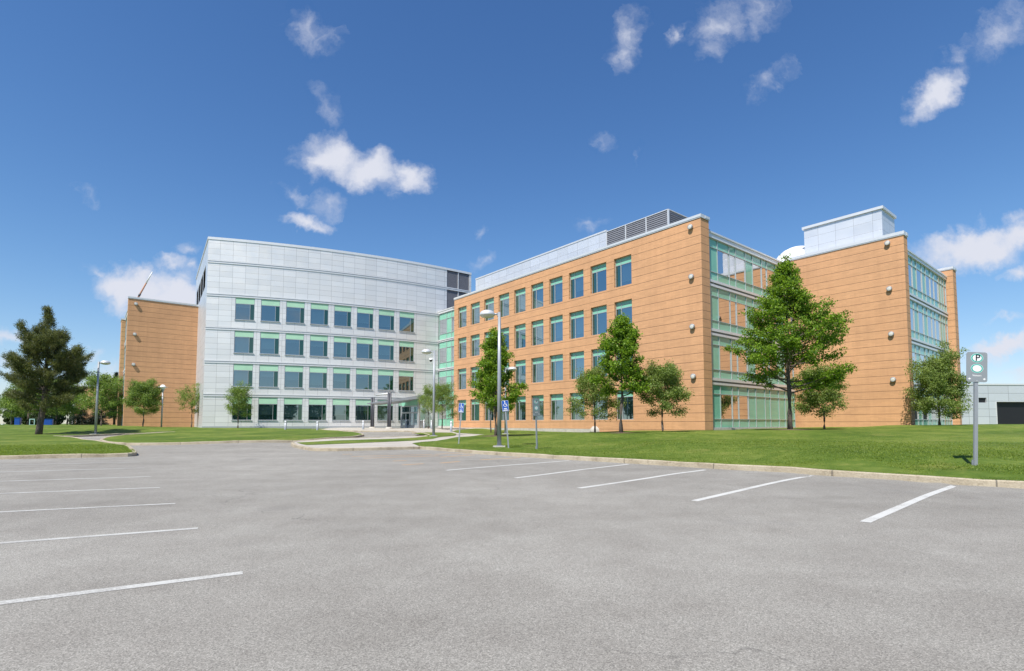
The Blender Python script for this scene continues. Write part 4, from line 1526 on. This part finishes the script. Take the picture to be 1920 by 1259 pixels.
for i, (px, py, z, lab) in enumerate(((535, 806, .62, 'grey bollard on grass below the third ground floor window of the silver front'), (595, 807, .60, 'grey bollard at the grass edge below the fifth window of the silver front'),
                                       (681, 804.5, .68, 'grey bollard left of the canopy columns'), (762, 803, .76, 'grey bollard in front of the entrance doors'),
                                       (795, 804, .72, 'grey bollard beside the waste bin'), (809, 805, .68, 'grey bollard right behind the lamp post with the camera'), (846, 810, .56, 'grey bollard at the pavement corner beside the right lawn'))):
    p = GS(px, py, LW)
    z = h1(*p) + LW
    e = empty('bollard', (p[0], p[1], z - .03)); tag(e, lab, 'bollard', 'grey bollards round the entrance drive')
    hh = 20.5 * p[1] / FPX if i == 6 else 17.0 * p[1] / FPX
    hh = min(max(hh, .85), 1.1)
    m = MB(); m.lathe([(.115, -.1), (.115, hh - .22), (.10, hh - .215), (.10, hh - .17), (.115, hh - .165)], 16); m.build('body', M['pole'], e)
    m = MB(); m.lathe([(.115, hh - .164), (.115, hh - .06), (.09, hh - .015), (0, hh)], 16); m.build('cap', M['coping'], e)
p = G(789.5, 802.5, .78)
e = empty('waste_bin', (p[0], p[1], .78)); tag(e, 'grey metal waste bin standing by the entrance doors', 'bin')
m = MB(); m.lathe([(.0, 0), (.27, 0), (.29, .05), (.29, .82), (.31, .83), (.31, .90), (.22, .92)], 18); m.build('body', M['pole'], e)
m = MB(); m.lathe([(.22, .921), (.20, .86), (0, .85)], 18); m.build('opening', M['dark'], e)


# ------------------------------------------------------------------ signs
def text_mesh(s, size):
    c = bpy.data.curves.new('lettering', 'FONT')
    c.body = s; c.size = size; c.align_x = 'CENTER'; c.align_y = 'CENTER'; c.extrude = .001; c.offset = size * .012
    o = bpy.data.objects.new('lettering', c)
    COL.objects.link(o)
    dg = bpy.context.evaluated_depsgraph_get()
    me = bpy.data.meshes.new_from_object(o.evaluated_get(dg))
    bpy.data.objects.remove(o)
    return me


def text_part(s, size, mat, parent, x, y, z):
    me = text_mesh(s, size); me.materials.clear(); me.materials.append(mat)
    o = link('lettering', me, parent)
    o.location = (x, y, z); o.rotation_euler = (math.pi / 2, 0, 0)
    return o


def rrect(m, w, hgt, r, y0, y1, zc, mi=0):
    pts = []
    for (cx, cz, a0) in ((w / 2 - r, hgt / 2 - r, 0), (-w / 2 + r, hgt / 2 - r, 90), (-w / 2 + r, -hgt / 2 + r, 180), (w / 2 - r, -hgt / 2 + r, 270)):
        for k in range(6): pts.append((cx + r * math.cos(R(a0 + k * 18)), zc + cz + r * math.sin(R(a0 + k * 18))))
    m.face([(x, y0, z) for x, z in reversed(pts)], None, mi); m.face([(x, y1, z) for x, z in pts], None, mi)
    for i in range(len(pts)):
        a, b = pts[i], pts[(i + 1) % len(pts)]
        m.face([(a[0], y0, a[1]), (b[0], y0, b[1]), (b[0], y1, b[1]), (a[0], y1, a[1])], None, mi)


def disc(m, r, y, zc, r0=0.0, n=32, mi=0, sx=1.0, cx=0.0, a0=0, a1=360):
    for k in range(n):
        p, q = R(a0 + (a1 - a0) * k / n), R(a0 + (a1 - a0) * (k + 1) / n)
        if r0 > 0:
            m.face([(cx + sx * r0 * math.cos(p), y, zc + r0 * math.sin(p)), (cx + sx * r * math.cos(p), y, zc + r * math.sin(p)), (cx + sx * r * math.cos(q), y, zc + r * math.sin(q)), (cx + sx * r0 * math.cos(q), y, zc + r0 * math.sin(q))], None, mi)
        else:
            m.face([(cx, y, zc), (cx + sx * r * math.cos(p), y, zc + r * math.sin(p)), (cx + sx * r * math.cos(q), y, zc + r * math.sin(q))], None, mi)


def parking_sign(px, py, z, ptop, w, hgt, rz, label, tilt=0.0):
    p = GS(px, py, LW)
    z = h1(*p) + LW
    top = (py - ptop) * p[1] / FPX
    e = empty('parking_sign', (p[0], p[1], z), rz); tag(e, label, 'parking sign', 'visitor parking signs on posts')
    e.rotation_euler = (0, tilt, rz)
    m = MB()
    t = .038
    m.box(-t, -.02, -.5, t, -.012, top - .1); m.box(-t, -.012, -.5, -t + .012, .02, top - .1); m.box(t - .012, -.012, -.5, t, .02, top - .1)
    m.box(-t - .012, .0201, -.05, t + .012, .05, .14)
    m.build('post', M['pole'], e)
    zc = top - hgt / 2
    m = MB(); rrect(m, w, hgt, w * .11, -.034, -.026, zc); pl = m.build('plate', M['signgrey'], e)
    k = w / .46
    rr = .098 * k; sx = 1.28
    for zz in (zc + hgt * .305, zc - hgt * .045):
        m = MB(); disc(m, rr * 1.10, -.0355, zz, 0, 36, 0, sx); disc(m, rr, -.0368, zz, 0, 36, 1, sx); disc(m, rr * .80, -.0381, zz, 0, 36, 2, sx)
        m.build('roundel', [M['mint'], M['teal'], M['white']], pl)
    text_part('P', .215 * k, M['black'], pl, .012 * k, -.0402, zc + hgt * .305)
    text_part('Visiteurs', .056 * k, M['white'], pl, 0, -.0352, zc - hgt * .285)
    m = MB()
    for s in (-1, 1):
        c = s * w * .36; zz = zc - hgt * .395; a = .030 * k
        m.face([(c + s * a, -.0352, zz), (c - s * a * .2, -.0352, zz + a), (c - s * a * .2, -.0352, zz - a)])
        m.face([(c - s * a * .2, -.0352, zz + a * .4), (c - s * a, -.0352, zz + a * .4), (c - s * a, -.0352, zz - a * .4), (c - s * a * .2, -.0352, zz - a * .4)])
    m.build('arrow', M['white'], pl)
    m = MB(); disc(m, .010 * k, -.0362, zc + hgt * .47, 0, 10); disc(m, .010 * k, -.0362, zc - hgt * .455, 0, 10); m.build('bolt', M['coping'], pl)


parking_sign(1829, 874, .32, 661, .455, .70, R(-5), 'grey sign with round P symbol on the lawn at the far right', R(2.9))
parking_sign(1007, 843, .125, 748, .47, .80, R(44), 'grey P sign seen at an angle, right of the tall lamp post', R(-2.5))


def access_sign(px, py, z, ptop, w, hgt, rz, label, tilt):
    p = GS(px, py, LW)
    z = h1(*p) + LW
    top = (py - ptop) * p[1] / FPX
    e = empty('accessible_parking_sign', (p[0], p[1], z)); tag(e, label, 'accessible sign', 'blue wheelchair parking signs on posts')
    e.rotation_euler = (0, tilt, rz)
    m = MB(); t = .032
    m.box(-t, -.015, -.5, t, -.008, top - .06); m.box(-t, -.008, -.5, -t + .01, .02, top - .06); m.box(t - .01, -.008, -.5, t, .02, top - .06)
    m.build('post', M['pole'], e)
    zc = top - hgt / 2
    m = MB(); rrect(m, w, hgt, .03, -.03, -.022, zc, 1); rrect(m, w * .94, hgt * .965, .025, -.0312, -.0302, zc, 0); pl = m.build('plate', [M['blue'], M['white']], e)
    m = MB(); y = -.0328; k = w / .3; z0 = zc + hgt * .16
    disc(m, .026 * k, y, z0 + .125 * k, 0, 16, 0, 1, -.018 * k)
    disc(m, .082 * k, y, z0 - .03 * k, .062 * k, 26, 0, 1, -.002 * k, 150, 385)
    def bar(x0, z0_, x1, z1_, wd):
        d = Vector((x1 - x0, 0, z1_ - z0_)).normalized() * wd / 2; n = Vector((-d.z, 0, d.x))
        m.face([(x0 - n.x, y, z0_ - n.z), (x1 - n.x, y, z1_ - n.z), (x1 + n.x, y, z1_ + n.z), (x0 + n.x, y, z0_ + n.z)])
    bar(-.018 * k, z0 + .09 * k, -.010 * k, z0 - .005 * k, .028 * k)
    bar(-.016 * k, z0 + .05 * k, .045 * k, z0 + .05 * k, .018 * k)
    bar(-.012 * k, z0, .050 * k, z0, .024 * k)
    bar(.045 * k, z0 + .004 * k, .080 * k, z0 - .09 * k, .024 * k)
    bar(.075 * k, z0 - .085 * k, .105 * k, z0 - .08 * k, .018 * k)
    m.build('wheelchair_symbol', M['white'], pl)
    m = MB()
    for zz, ww in ((-.22, .5), (-.27, .46), (-.37, .68), (-.42, .66)):
        m.box(-w * ww / 2, -.0330, zc + hgt * zz - .012, w * ww / 2, -.0318, zc + hgt * zz + .008)
    m.build('small_print', M['white'], pl)


access_sign(860, 833, .14, 756.5, .31, .53, R(-12), 'blue wheelchair sign on a leaning post nearest the entrance pavement', R(4.2))
access_sign(953.5, 841, .14, 751.5, .31, .50, R(6), 'blue wheelchair sign on a post right of the tall lamp post', R(-4.6))

# small things on the lawn by the wall
p = G(1117, 811, .50)
m = MB(); m.lathe([(.0, 0), (.62, 0), (.66, .12), (.6, .38), (.36, .6), (.15, .66), (0, .67)], 12)
o = m.build('utility_cover', M['concrete']); o.location = (p[0] + .2, p[1] + .6, .45)
tag(o, 'low rounded grey cover at the foot of the orange wall', 'utility cover')


# ------------------------------------------------------------------ trees
def leaf_quads(centers, size, rng, up=.25, ratio=.62):
    """small pointed leaves, four corners each, at the given points"""
    k = len(centers)
    d = rng.normal(size=(k, 3)); d[:, 2] += -.15
    d /= np.linalg.norm(d, axis=1)[:, None]
    n = rng.normal(size=(k, 3)); n[:, 2] += up * 4
    s = np.cross(d, n); s /= np.linalg.norm(s, axis=1)[:, None] + 1e-9
    L_ = size * rng.uniform(.65, 1.3, k)[:, None]
    w = L_ * ratio * .5
    nn = np.cross(s, d)
    fold = L_ * .12 * nn
    co = np.stack([centers - d * L_ * .5, centers + s * w + fold, centers + d * L_ * .5, centers - s * w + fold], 1)
    return co


def limb(m, p0, d, length, r0, rng, curve, seg=5, n=6):
    pts = [np.array(p0, float)]
    d = np.array(d, float)
    for i in range(seg):
        d = d + np.array([rng.normal(0, .10), rng.normal(0, .10), curve + rng.normal(0, .05)])
        d /= np.linalg.norm(d)
        pts.append(pts[-1] + d * length / seg)
    rad = [max(.006, r0 * (1 - i / seg * .85)) for i in range(seg + 1)]
    m.tube(pts, rad, n, 0, False)
    return np.array(pts)


def interp(pts, u):
    x = u * (len(pts) - 1); i = min(int(x), len(pts) - 2); f = x - i
    return pts[i] * (1 - f) + pts[i + 1] * f


def broadleaf(Ht, cb, rad, prof, nl, leaf, leafmat, seed, per=30, clump=.32, trunk_r=.10, el=(20, 60), curve=.05, sub=4, lean=(0, 0), inner=.35, flat=.8, var=(.72, 1.12)):
    """returns (trunk mesh builder, leaf corner array). prof: crown half width (0..1) over crown height (0..1)"""
    rng = np.random.default_rng(seed)
    m = MB()
    tp = [np.array([0, 0, -.3])]
    ns = 9
    for i in range(1, ns + 1):
        z = -.3 + (Ht * .95 + .3) * i / ns
        tp.append(np.array([lean[0] * z + rng.normal(0, .012 * Ht * .35), lean[1] * z + rng.normal(0, .012 * Ht * .35), z]))
    tr = [trunk_r * (1.25 if i == 0 else 1) * (1 - .9 * (i / ns) ** 1.1) + .008 for i in range(ns + 1)]
    m.tube(tp, tr, 9)
    tp = np.array(tp)
    cs = []
    for i in range(nl):
        f = (i + .5) / nl
        f = f ** .85
        z0 = cb + (Ht - cb) * f * .93 - (Ht - cb) * .06
        z0 = max(z0, cb * .85)
        az = i * 2.39996 + rng.normal(0, .35)
        wmax = np.interp(f, prof[0], prof[1]) * rad * rng.uniform(*var)
        e = R(el[0] + (el[1] - el[0]) * f + rng.normal(0, 6))
        ln = wmax / max(.35, math.cos(e)) * .97
        if ln < .15: ln = .15
        p0 = interp(tp, np.clip((z0 + .3) / (Ht * .95 + .3), 0, .985))
        d = (math.cos(az) * math.cos(e), math.sin(az) * math.cos(e), math.sin(e))
        pts = limb(m, p0, d, ln, max(.012, trunk_r * .38 * (1 - f * .7)), rng, curve)
        for k in range(max(2, int(ln / (clump * .95)))):
            u = inner + (1 - inner) * (k + rng.random()) / max(2, int(ln / (clump * .95)))
            cs.append(interp(pts, min(u, 1)) + rng.normal(0, clump * .25, 3))
        for k in range(sub):
            u = rng.uniform(.30, .95)
            b0 = interp(pts, u)
            a2 = az + rng.choice([-1, 1]) * rng.uniform(.5, 1.1)
            e2 = e * .5 + rng.normal(0, .25)
            l2 = ln * (1 - u * .55) * rng.uniform(.35, .6)
            p2 = limb(m, b0, (math.cos(a2) * math.cos(e2), math.sin(a2) * math.cos(e2), math.sin(e2)), l2, max(.007, trunk_r * .14), rng, curve, 3, 4)
            for q in range(max(1, int(l2 / (clump * .9)))):
                cs.append(interp(p2, rng.uniform(.4, 1)) + rng.normal(0, clump * .25, 3))
    for z in np.arange(cb + (Ht - cb) * .55, Ht, clump * .7):
        cs.append(interp(tp, np.clip((z + .3) / (Ht * .95 + .3), 0, 1)) + rng.normal(0, clump * .3, 3))
    cs = np.array(cs)
    k = rng.poisson(per, len(cs))
    c = np.repeat(cs, k, 0) + rng.normal(0, 1, (k.sum(), 3)) * np.array([clump * .55, clump * .55, clump * .55 * flat])
    c = c[c[:, 2] > cb * .55]
    return m, leaf_quads(c, leaf, rng)


def plant_tree(name, x, y, z, label, group, built, leafmat, barkmat=None, rz=0.0, mulch=0.0):
    e = empty(name, (x, y, z), rz)
    tag(e, label, 'tree', group)
    m, lc = built
    m.build('trunk', barkmat or M['bark'], e)
    tri_mesh('crown', lc, leafmat, e, 4)
    return e


P_LIND = ([0, .06, .22, .45, .7, .9, 1.0], [.80, .98, 1.0, .72, .45, .22, .05])
P_ROUND = ([0, .10, .3, .55, .8, 1.0], [.78, 1.0, 1.0, .86, .55, .15])
P_BIG = ([0, .13, .37, .55, .67, .87, 1.0], [.88, 1.0, .86, .54, .36, .17, .04])
P_VASE = ([0, .2, .5, .8, 1.0], [.5, .85, 1.0, .85, .4])


def at(px, py, z): g = G(px, py, z); return float(g[0]), float(g[1])


def hz(x, y): return h1(x, y) + LW


def tree_at(name, px, d, label, group, built, leafmat, barkmat=None, rz=0.0):
    q = D(px, 800, d)
    return plant_tree(name, float(q[0]), float(q[1]), hz(q[0], q[1]), label, group, built, leafmat, barkmat, rz)


GW = 'trees standing on the lawns before the building'
tree_at('linden_tree', 930, 38.0, 'dense dark green conical tree on the lawn right behind the tall lamp post', GW,
        broadleaf(7.95, 2.0, 1.85, P_LIND, 46, .155, None, 21, 34, .27, .13, (12, 58), .03, 5), M['leaf_linden'])
tree_at('linden_tree', 1165, 34.5, 'dense green conical tree with curved trunk before the rightmost window bays', GW,
        broadleaf(8.1, 2.65, 2.05, P_LIND, 42, .16, None, 22, 32, .28, .125, (10, 58), .03, 5, (.012, 0)), M['leaf_linden'])
tree_at('linden_tree', 1481, 35.6, 'tallest broadleaf tree, bright green and layered, before the glazed end of the wing', GW,
        broadleaf(12.6, 2.9, 3.95, P_BIG, 80, .155, None, 25, 15, .25, .17, (14, 54), .03, 8, var=(.74, 1.10)), M['leaf_linden'])
tree_at('ornamental_tree', 1242, 35.2, 'small olive green tree standing alone before the blank end of the long orange wall', GW,
        broadleaf(4.05, 1.3, 1.75, P_ROUND, 34, .105, None, 24, 54, .30, .075, (5, 62), .05, 5), M['leaf_olive'])
tree_at('ornamental_tree', 1115, 40.5, 'small loose olive tree close to the orange wall, left of the curved trunk tree', GW,
        broadleaf(4.6, 1.3, 2.0, P_ROUND, 32, .108, None, 27, 40, .31, .08, (8, 62), .05, 5), M['leaf_olive'])
tree_at('ornamental_tree', 1546, 42.0, 'small olive green tree behind and right of the tallest tree', GW,
        broadleaf(4.4, 1.3, 2.3, P_ROUND, 36, .115, None, 28, 52, .34, .08, (4, 60), .04, 5), M['leaf_olive'])
tree_at('ornamental_tree', 1762, 41.0, 'bushy olive green tree before the glazed end of the second block at the right', GW,
        broadleaf(4.8, .9, 2.2, P_ROUND, 42, .115, None, 29, 58, .33, .09, (2, 62), .05, 5), M['leaf_olive'])
tree_at('ornamental_tree', 920, 47.0, 'young tree with a slim trunk hidden behind the dense conical tree', GW,
        broadleaf(4.6, 1.9, 1.5, P_ROUND, 22, .09, None, 30, 36, .3, .07, (10, 60), .05, 4), M['leaf_olive'])
tree_at('ornamental_tree', 829, 57.0, 'airy yellow green tree by the entrance, in front of the glazed link', GW,
        broadleaf(4.3, 1.5, 1.95, P_ROUND, 30, .095, None, 31, 36, .32, .075, (12, 65), .05, 5), M['leaf_fresh'])
tree_at('ornamental_tree', 803, 60.0, 'smaller airy yellow green tree just right of the entrance doors', GW,
        broadleaf(4.3, 1.7, 1.35, P_ROUND, 22, .095, None, 32, 32, .3, .07, (15, 65), .05, 4), M['leaf_fresh'])
tree_at('ornamental_tree', 446, 58.0, 'small airy tree before the left end of the curved metal front', GW,
        broadleaf(4.1, 1.4, 1.65, P_ROUND, 26, .11, None, 33, 40, .32, .07, (12, 66), .05, 4), M['leaf_fresh'])
tree_at('ornamental_tree', 268, 62.5, 'round leafy green tree before the left orange wall, left of the globe lamp', GW,
        broadleaf(4.9, 1.5, 2.15, P_ROUND, 38, .115, None, 34, 56, .34, .085, (8, 62), .05, 5), M['leaf_fresh'])
tree_at('ornamental_tree', 359, 65.0, 'sparse young tree before the left orange wall, right of the globe lamp', GW,
        broadleaf(3.9, 1.7, 1.9, P_VASE, 18, .115, None, 35, 30, .32, .07, (12, 60), .06, 3), M['leaf_fresh'])


# bare earth round three of the trunks
def earth_ring(px, d, r, seed):
    q = D(px, 800, d)
    rg = np.random.default_rng(seed)
    m = MB()
    n = 26
    rr = [r * rg.uniform(.72, 1.15) for _ in range(n)]
    for k in range(n):
        pts = [(q[0], q[1], hz(q[0], q[1]) + .055)]
        for j in (k, (k + 1) % n):
            x, y = q[0] + rr[j] * math.cos(6.2832 * j / n), q[1] + rr[j] * math.sin(6.2832 * j / n)
            pts.append((x, y, hz(x, y) + .02))
        m.face(pts)
    tag(m.build('earth', M['earth']), kind='structure')


M['earth'] = plain('mulch_earth', (0.16, 0.115, 0.07), 0.95, 0, 0.4, 6.0)
earth_ring(1481, 35.6, 1.25, 1); earth_ring(930, 38.0, 1.1, 2); earth_ring(1165, 34.5, .8, 3)


# ---- the big pine
def pine(Ht, cb, seed, width, lean=.03):
    rng = np.random.default_rng(seed)
    m = MB()
    ns = 10
    tp = []
    for i in range(ns + 1):
        z = -.3 + (Ht * .97 + .3) * i / ns
        tp.append(np.array([.35 * math.sin(z * .35) * .6 + lean * z, rng.normal(0, .03), z]))
    m.tube(tp, [.25 * (1 - .93 * (i / ns)) + .012 for i in range(ns + 1)], 10)
    tp = np.array(tp)
    tips = []
    nwh = 15
    for i in range(nwh):
        f = i / (nwh - 1)
        z0 = cb + (Ht * .95 - cb) * f ** .95
        base = interp(tp, (z0 + .3) / (Ht * .97 + .3))
        nb = 7 if f < .6 else 5
        for k in range(nb):
            zj = np.clip((z0 + rng.normal(0, .28) + .3) / (Ht * .97 + .3), 0.05, .985)
            base = interp(tp, zj)
            az = i * 1.1 + k * 2 * math.pi / nb + rng.normal(0, .25)
            ln = width * np.interp(f, [0, .1, .30, .48, .66, .84, .94, 1], [.72, .86, 1.0, .70, .34, .17, .08, .03]) * rng.uniform(.42, 1.2)
            e = R(np.interp(f, [0, .3, 1], [5, 20, 58]) + rng.normal(0, 9))
            pts = limb(m, base, (math.cos(az) * math.cos(e), math.sin(az) * math.cos(e), math.sin(e)), ln, .055 * (1 - f * .7), rng, .085, 6, 5)
            n1 = max(3, int(ln / .16))
            for q in range(n1):
                u = .34 + .66 * (q + rng.random()) / n1
                p = interp(pts, min(u, 1))
                tips.append((p + rng.normal(0, .05, 3), az, e))
                if rng.random() < .75:
                    a2 = az + rng.choice([-1, 1]) * rng.uniform(.5, 1.0)
                    l2 = ln * (1.08 - u) * rng.uniform(.3, .6) + .16
                    p2 = limb(m, p, (math.cos(a2), math.sin(a2), rng.uniform(-.1, .95)), l2, .014, rng, .09, 3, 4)
                    for w in range(max(1, int(l2 / .15))):
                        tips.append((interp(p2, rng.uniform(.35, 1)) + rng.normal(0, .05, 3), a2, .3))
    for z in np.arange(Ht * .80, Ht * 1.0, .09):
        tips.append((interp(tp, min(1, (z + .3) / (Ht * .97 + .3))), rng.uniform(0, 6.28), 1.2))
    nb = 22
    C = np.repeat(np.array([t[0] for t in tips]), nb, 0)
    A = np.repeat(np.array([[math.cos(t[1]) * math.cos(t[2]), math.sin(t[1]) * math.cos(t[2]), math.sin(t[2]) + .55] for t in tips]), nb, 0)
    k = len(C)
    d = A * .9 + rng.normal(0, .62, (k, 3)); d /= np.linalg.norm(d, axis=1)[:, None]
    C = C + rng.normal(0, .11, (k, 3))
    s = np.cross(d, rng.normal(size=(k, 3))); s /= np.linalg.norm(s, axis=1)[:, None]
    ln = rng.uniform(.13, .26, k)[:, None]
    w = .019
    co = np.stack([C - s * w, C + s * w, C + d * ln], 1)
    return m, co


def needle_tree(name, x, y, z, label, built, mat, group=None, rz=0):
    e = empty(name, (x, y, z), rz); tag(e, label, 'tree', group)
    m, co = built
    m.build('trunk', M['bark_pine'], e)
    tri_mesh('crown', co, mat, e, 3)
    return e


q = D(73, 815, 44.5)
needle_tree('pine_tree', float(q[0]), float(q[1]), hz(q[0], q[1]), 'big dark pine with irregular spreading limbs on the left lawn', pine(11.1, 2.5, 5, 4.1), M['needle'])


def spruce(Ht, cb, width, seed):
    rng = np.random.default_rng(seed)
    m = MB()
    m.tube([(0, 0, -.3), (0, 0, Ht)], [.2, .01], 8)
    C = []; A = []
    for z in np.arange(cb, Ht, .22):
        f = (z - cb) / (Ht - cb)
        for k in range(9):
            az = rng.uniform(0, 6.28); ln = width * (1 - f) * rng.uniform(.7, 1.1) + .1
            for u in np.linspace(.15, 1, max(2, int(ln / .18))):
                C.append((math.cos(az) * ln * u, math.sin(az) * ln * u, z - .25 * ln * u + rng.normal(0, .05))); A.append((math.cos(az), math.sin(az), -.2))
    nb = 9
    C = np.repeat(np.array(C), nb, 0); A = np.repeat(np.array(A), nb, 0)
    k = len(C)
    d = A + rng.normal(0, .7, (k, 3)); d /= np.linalg.norm(d, axis=1)[:, None]
    C = C + rng.normal(0, .09, (k, 3))
    s = np.cross(d, rng.normal(size=(k, 3))); s /= np.linalg.norm(s, axis=1)[:, None]
    co = np.stack([C - s * .035, C + s * .035, C + d * rng.uniform(.15, .3, k)[:, None]], 1)
    return m, co


GB = 'trees far behind the left lawn'
for px, d, Ht, cb, wd, lab, sd in ((214, 92, 9.2, 1.7, 1.9, 'slender dark spruce behind the left orange block', 41), (233, 95, 8.8, 1.5, 1.7, 'dark spruce half hidden by the left orange block corner', 42),
                                   (150, 96, 3.6, .1, 2.8, 'low wide dark spruce below the far brick building', 43), (181, 98, 3.3, .1, 2.4, 'low dark spruce right of the far shrubby one', 44)):
    q = D(px, 795, d)
    needle_tree('spruce_tree', float(q[0]), float(q[1]), 1.0, lab, spruce(Ht, cb, wd, sd), M['needle_dark'], GB)
for px, d, Ht, cb, rd, lab, sd in ((190, 72, 6.4, 1.6, 3.1, 'leafy green tree right behind the lamp post by the pine', 51), (105, 84, 6.6, 2.0, 3.6, 'leafy green tree behind the right half of the pine', 52),
                                   (52, 78, 6.2, 1.7, 3.4, 'leafy green tree behind the left half of the pine', 53), (126, 90, 6.0, 1.8, 3.0, 'leafy green tree between pine and lamp post', 54), (22, 100, 5.6, 1.6, 2.8, 'leafy light green tree by the far left lamp post', 55),
                                   (-25, 85, 6.0, 1.2, 3.2, 'leafy tree at the left edge of the picture', 56)):
    if px < 0: continue
    q = D(px, 795, d)
    plant_tree('leafy_tree', float(q[0]), float(q[1]), hz(q[0], q[1]), lab, GB, broadleaf(Ht, cb, rd, P_ROUND, 36, .17, None, sd, 34, .45, .12, (6, 60), .05, 5), M['leaf_fresh'])


# far-off woods: one mass of foliage each
def woods(name, pts, hgt, depth, n, leaf, seed, label):
    rng = np.random.default_rng(seed)
    pts = np.array(pts, float)
    seg = np.hypot(*np.diff(pts, axis=0).T); cum = np.concatenate([[0], np.cumsum(seg)])
    ntree = int(cum[-1] / (hgt * .55))
    C = []
    for i in range(ntree):
        s = rng.uniform(0, cum[-1])
        x, y = np.interp(s, cum, pts[:, 0]), np.interp(s, cum, pts[:, 1])
        x += rng.normal(0, depth); y += rng.normal(0, depth)
        h_ = hgt * rng.uniform(.6, 1.1); r_ = h_ * rng.uniform(.30, .45)
        k = n // ntree
        v = rng.normal(size=(k, 3)); v /= np.linalg.norm(v, axis=1)[:, None]
        v *= rng.uniform(.35, 1, k)[:, None] ** .5
        C.append(np.array([x, y, h_ * .55]) + v * np.array([r_, r_, h_ * .5]))
    C = np.concatenate(C)
    C[:, 2] = np.maximum(C[:, 2], .1)
    o = tri_mesh(name, leaf_quads(C, leaf, rng, .1, .8), M['leaf_far'], None, 4)
    return tag(o, label, 'woods', kind='stuff')


woods('woods', [(-230, 150), (-170, 185), (-90, 215), (-40, 230)], 8.5, 12, 60000, .8, 61, 'far-off line of woods along the left horizon')
woods('woods', [(-150, -55), (-60, -75), (30, -80), (120, -60)], 14, 6, 60000, 1.0, 62, 'row of woods across the lot, seen mirrored in the ground floor windows')
print('polys', sum(len(o.data.polygons) for o in bpy.data.objects if o.type == 'MESH'))
